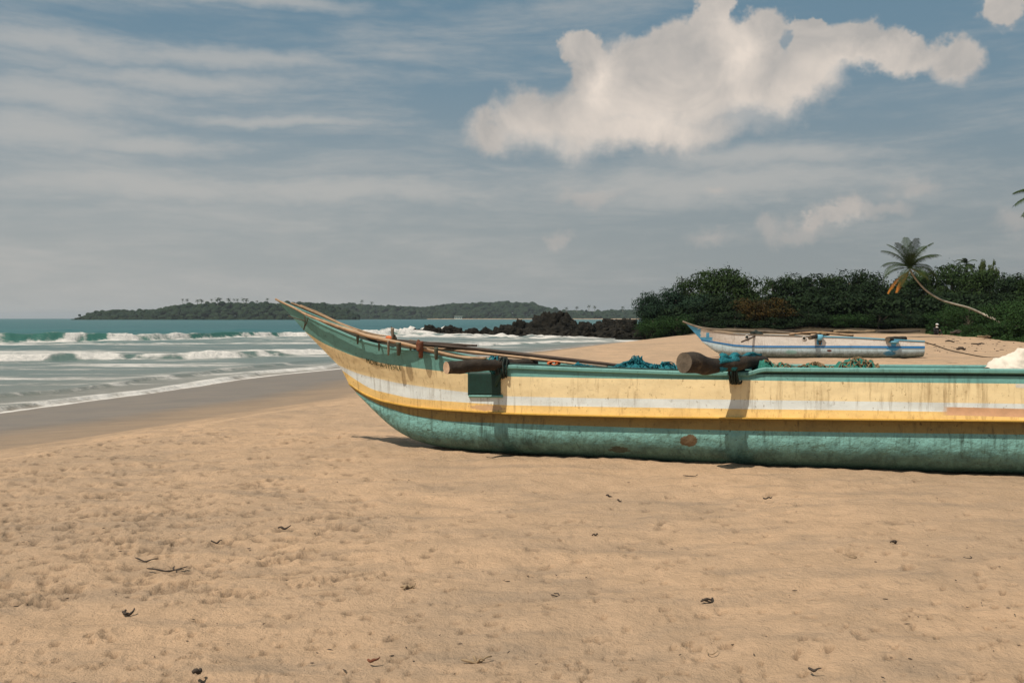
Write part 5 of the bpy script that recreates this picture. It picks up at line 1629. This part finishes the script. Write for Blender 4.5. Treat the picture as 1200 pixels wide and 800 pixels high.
# ------------------------------------------------------------------ driftwood and debris
DRIFT = pmat('driftwood', (0.34, 0.24, 0.14), (0.20, 0.14, 0.09), 4, .9)
DARKW = pmat('dark_debris', (0.045, 0.035, 0.028), (0.08, 0.06, 0.045), 10, .9)
def twig(px, py, length, label, r=.008, ang=0.0, mat=None, forks=1, curl=.25, name='twig', cat='twig', group='bits of wood and weed on the near sand', far=False):
    g = ground_at(px, py); zz = sand_z(g.x, g.y); g = ground_at(px, py, zz); R = random.Random(int(px * 7 + py))
    parts = []
    for k in range(forks):
        a = ang + (R.uniform(.5, 1.1) * (-1) ** k if k else 0); L = length * (1 if k == 0 else R.uniform(.35, .6))
        st = Vector((0, 0, r)) if k == 0 else Vector((math.cos(ang), math.sin(ang), 0)) * length * R.uniform(-.2, .2) + Vector((0, 0, r))
        pts = [st + Vector((math.cos(a + curl * (i - 2)) * L * (i - 2) / 4, math.sin(a + curl * (i - 2)) * L * (i - 2) / 4, R.uniform(0, r * 2))) for i in range(5)]
        if not far: pts = [Vector((q.x, q.y, q.z - .003 + .004 * math.sin(i * 2.2))) for i, q in enumerate(pts)]
        P_ = resample(pts, 12)
        parts.append(tuple(tube(P_, [r * (.62 if not far else 1) * (1.05 - 1.3 * abs(i / 11 - .4) ** 1.4) for i in range(12)], 6, .3, 30)[:2]))
    V, Fc = join_geo(parts); o = mesh_obj(name, V, Fc, mat or DARKW, smooth=True); o.location = (g.x, g.y, zz + (.0 if not far else .02))
    tag(o, label, cat, group)
twig(150, 722, .10, 'small curled dark twig on the lower left sand', .012, .3, curl=.5, forks=2)
twig(125, 737, .09, 'thin light twig just below the curled dark twig', .005, .2, DRIFT)
twig(196, 670, .26, 'longest dark twig left of centre on the sand', .008, .35, forks=2)
twig(170, 658, .16, 'short dark twig above the longest one', .008, .1)
twig(333, 622, .10, 'dark flake of wood below the grey sand streak', .013, .1)
twig(254, 637, .08, 'small dark chip left of the flake of wood', .009, .4)
twig(655, 699, .09, 'hooked brown twig in the middle of the foreground', .006, 1.2, curl=.5)
twig(833, 706, .12, 'dark forked twig right of the hooked one', .009, .8, forks=2)
twig(560, 778, .15, 'brown stick at the bottom centre edge', .010, .2, DRIFT, forks=2)
twig(833, 766, .09, 'thin pale curved stalk near the bottom centre', .004, -.4, DRIFT, curl=.5)
twig(954, 789, .06, 'tiny dark chip at the bottom right of centre', .010, -.6)
twig(1002, 654, .10, 'curved thin twig on the right hand sand', .005, .3, curl=.6, mat=DRIFT)
twig(1137, 655, .08, 'small curved weed stem near the right edge', .005, .2, curl=.5)
twig(714, 585, .06, 'dark crumb on the sand below the boat', .013, 0)
twig(726, 589, .04, 'smaller dark crumb right of the first one', .010, 0)
twig(810, 559, .16, 'dark stick lying close under the hull', .008, .05)
twig(901, 586, .09, 'dark leaf with orange edge right below the hull', .012, .2)
twig(233, 795, .05, 'dark stub at the bottom left edge', .016, 1.0)
twig(698, 629, .05, 'dark spot of weed above the orange sand patch', .009, .3)
twig(480, 692, .10, 'brown clump of weed in a hollow left of the hooked twig', .012, .5, forks=4, mat=DRIFT)
twig(1049, 637, .07, 'black sprig of weed in a pit on the right', .009, .6, forks=4)
twig(438, 780, .06, 'rusty brown leaf left of the bottom stick', .012, .1, mat=M['rust'])
GD = 'driftwood along the top of the beach'
twig(1157, 397, 2.2, 'pale fallen branch at the edge of the sand below the green bushes', .07, .7, DRIFT, forks=3, curl=.1, name='driftwood_branch', cat='driftwood', group=GD, far=True)
twig(1122, 393, 1.2, 'dark log just right of the seated person', .13, .1, DARKW, forks=2, curl=.1, name='driftwood_branch', cat='driftwood', group=GD, far=True)
twig(1115, 402, .7, 'small dark stick on the sand above the mooring rope', .05, .1, DARKW, name='driftwood_branch', cat='driftwood', group=GD, far=True)
twig(1128, 411.5, .5, 'dark lump of weed left of the white sheet above the rope', .06, .1, DARKW, forks=2, name='driftwood_branch', cat='driftwood', group=GD, far=True)
twig(1148, 405, 1.0, 'thin dark branch lying in the debris line below the pale branch', .04, .6, DARKW, forks=3, name='driftwood_branch', cat='driftwood', group=GD, far=True)
for i, (px, l) in enumerate(((905, 'brown log on the bank behind the front of the white boat'), (950, 'brown log on the bank behind the middle of the white boat'), (1000, 'long pale log on the bank behind the rear of the white boat'), (1052, 'brown log on the bank behind the stern of the white boat'))):
    p = at(px, 382.5, 98.5)
    V, Fc, _ = tube(resample([(-2.2, 0, 0), (-.8, .1, .05), (.7, -.1, .02), (2.0, .1, .1)], 14), [.12, .14, .13, .1, .12, .14, .13, .1, .12, .14, .13, .1, .1, .08], 8, .3, 2)
    o = mesh_obj('driftwood_log', V, Fc, DRIFT if i == 2 else DARKW, smooth=True); o.location = (p.x, 97.6 + .1 * i, float(hland(np.array(p.x), np.array(97.6))) + .12)
    tag(o, l, 'driftwood', GD)
# fine scattered debris (uncountable specks)
def specks():
    R = random.Random(17); parts = []
    for k in range(330):
        if k < 240:
            px = R.uniform(-40, 1240); py = R.uniform(560, 830); s = R.uniform(.002, .006)
        else:
            px = R.uniform(1085, 1215); py = R.uniform(395, 414); s = R.uniform(.015, .05)
        g = ground_at(px, py); zz = sand_z(g.x, g.y)
        if dland(np.array(g.x), np.array(g.y)) < .8: continue
        a = R.uniform(0, 3.14); d = Vector((math.cos(a), math.sin(a), 0)) * s * R.uniform(1, 3)
        c = Vector((g.x, g.y, zz + s * .3))
        parts.append(tuple(tube([c - d, c, c + d], [s * .2, s * .6, s * .3], 5)[:2]))
    V, Fc = join_geo(parts); o = mesh_obj('beach_debris', V, Fc, DARKW)
    tag(o, 'scattered dark specks of weed and wood on the sand', 'debris', kind='stuff')
specks()

# ------------------------------------------------------------------ haze
def haze():
    V, Fc = boxv(-13000, 13000, -1200, 13000, -5.0, 60.0)
    m = bpy.data.materials.new('haze_air'); m.use_nodes = True; t = NT(m.node_tree); t.n.clear()
    v = t.new('ShaderNodeVolumePrincipled'); v.inputs['Color'].default_value = (.80, .88, .95, 1); v.inputs['Density'].default_value = HAZE
    v.inputs['Anisotropy'].default_value = 0.2
    out = t.new('ShaderNodeOutputMaterial'); t.link(v.outputs[0], out.inputs['Volume'])
    o = mesh_obj('haze', V, Fc, m); tag(o, 'thin sea haze', 'haze', kind='stuff')
HAZE = 0.00008
haze()
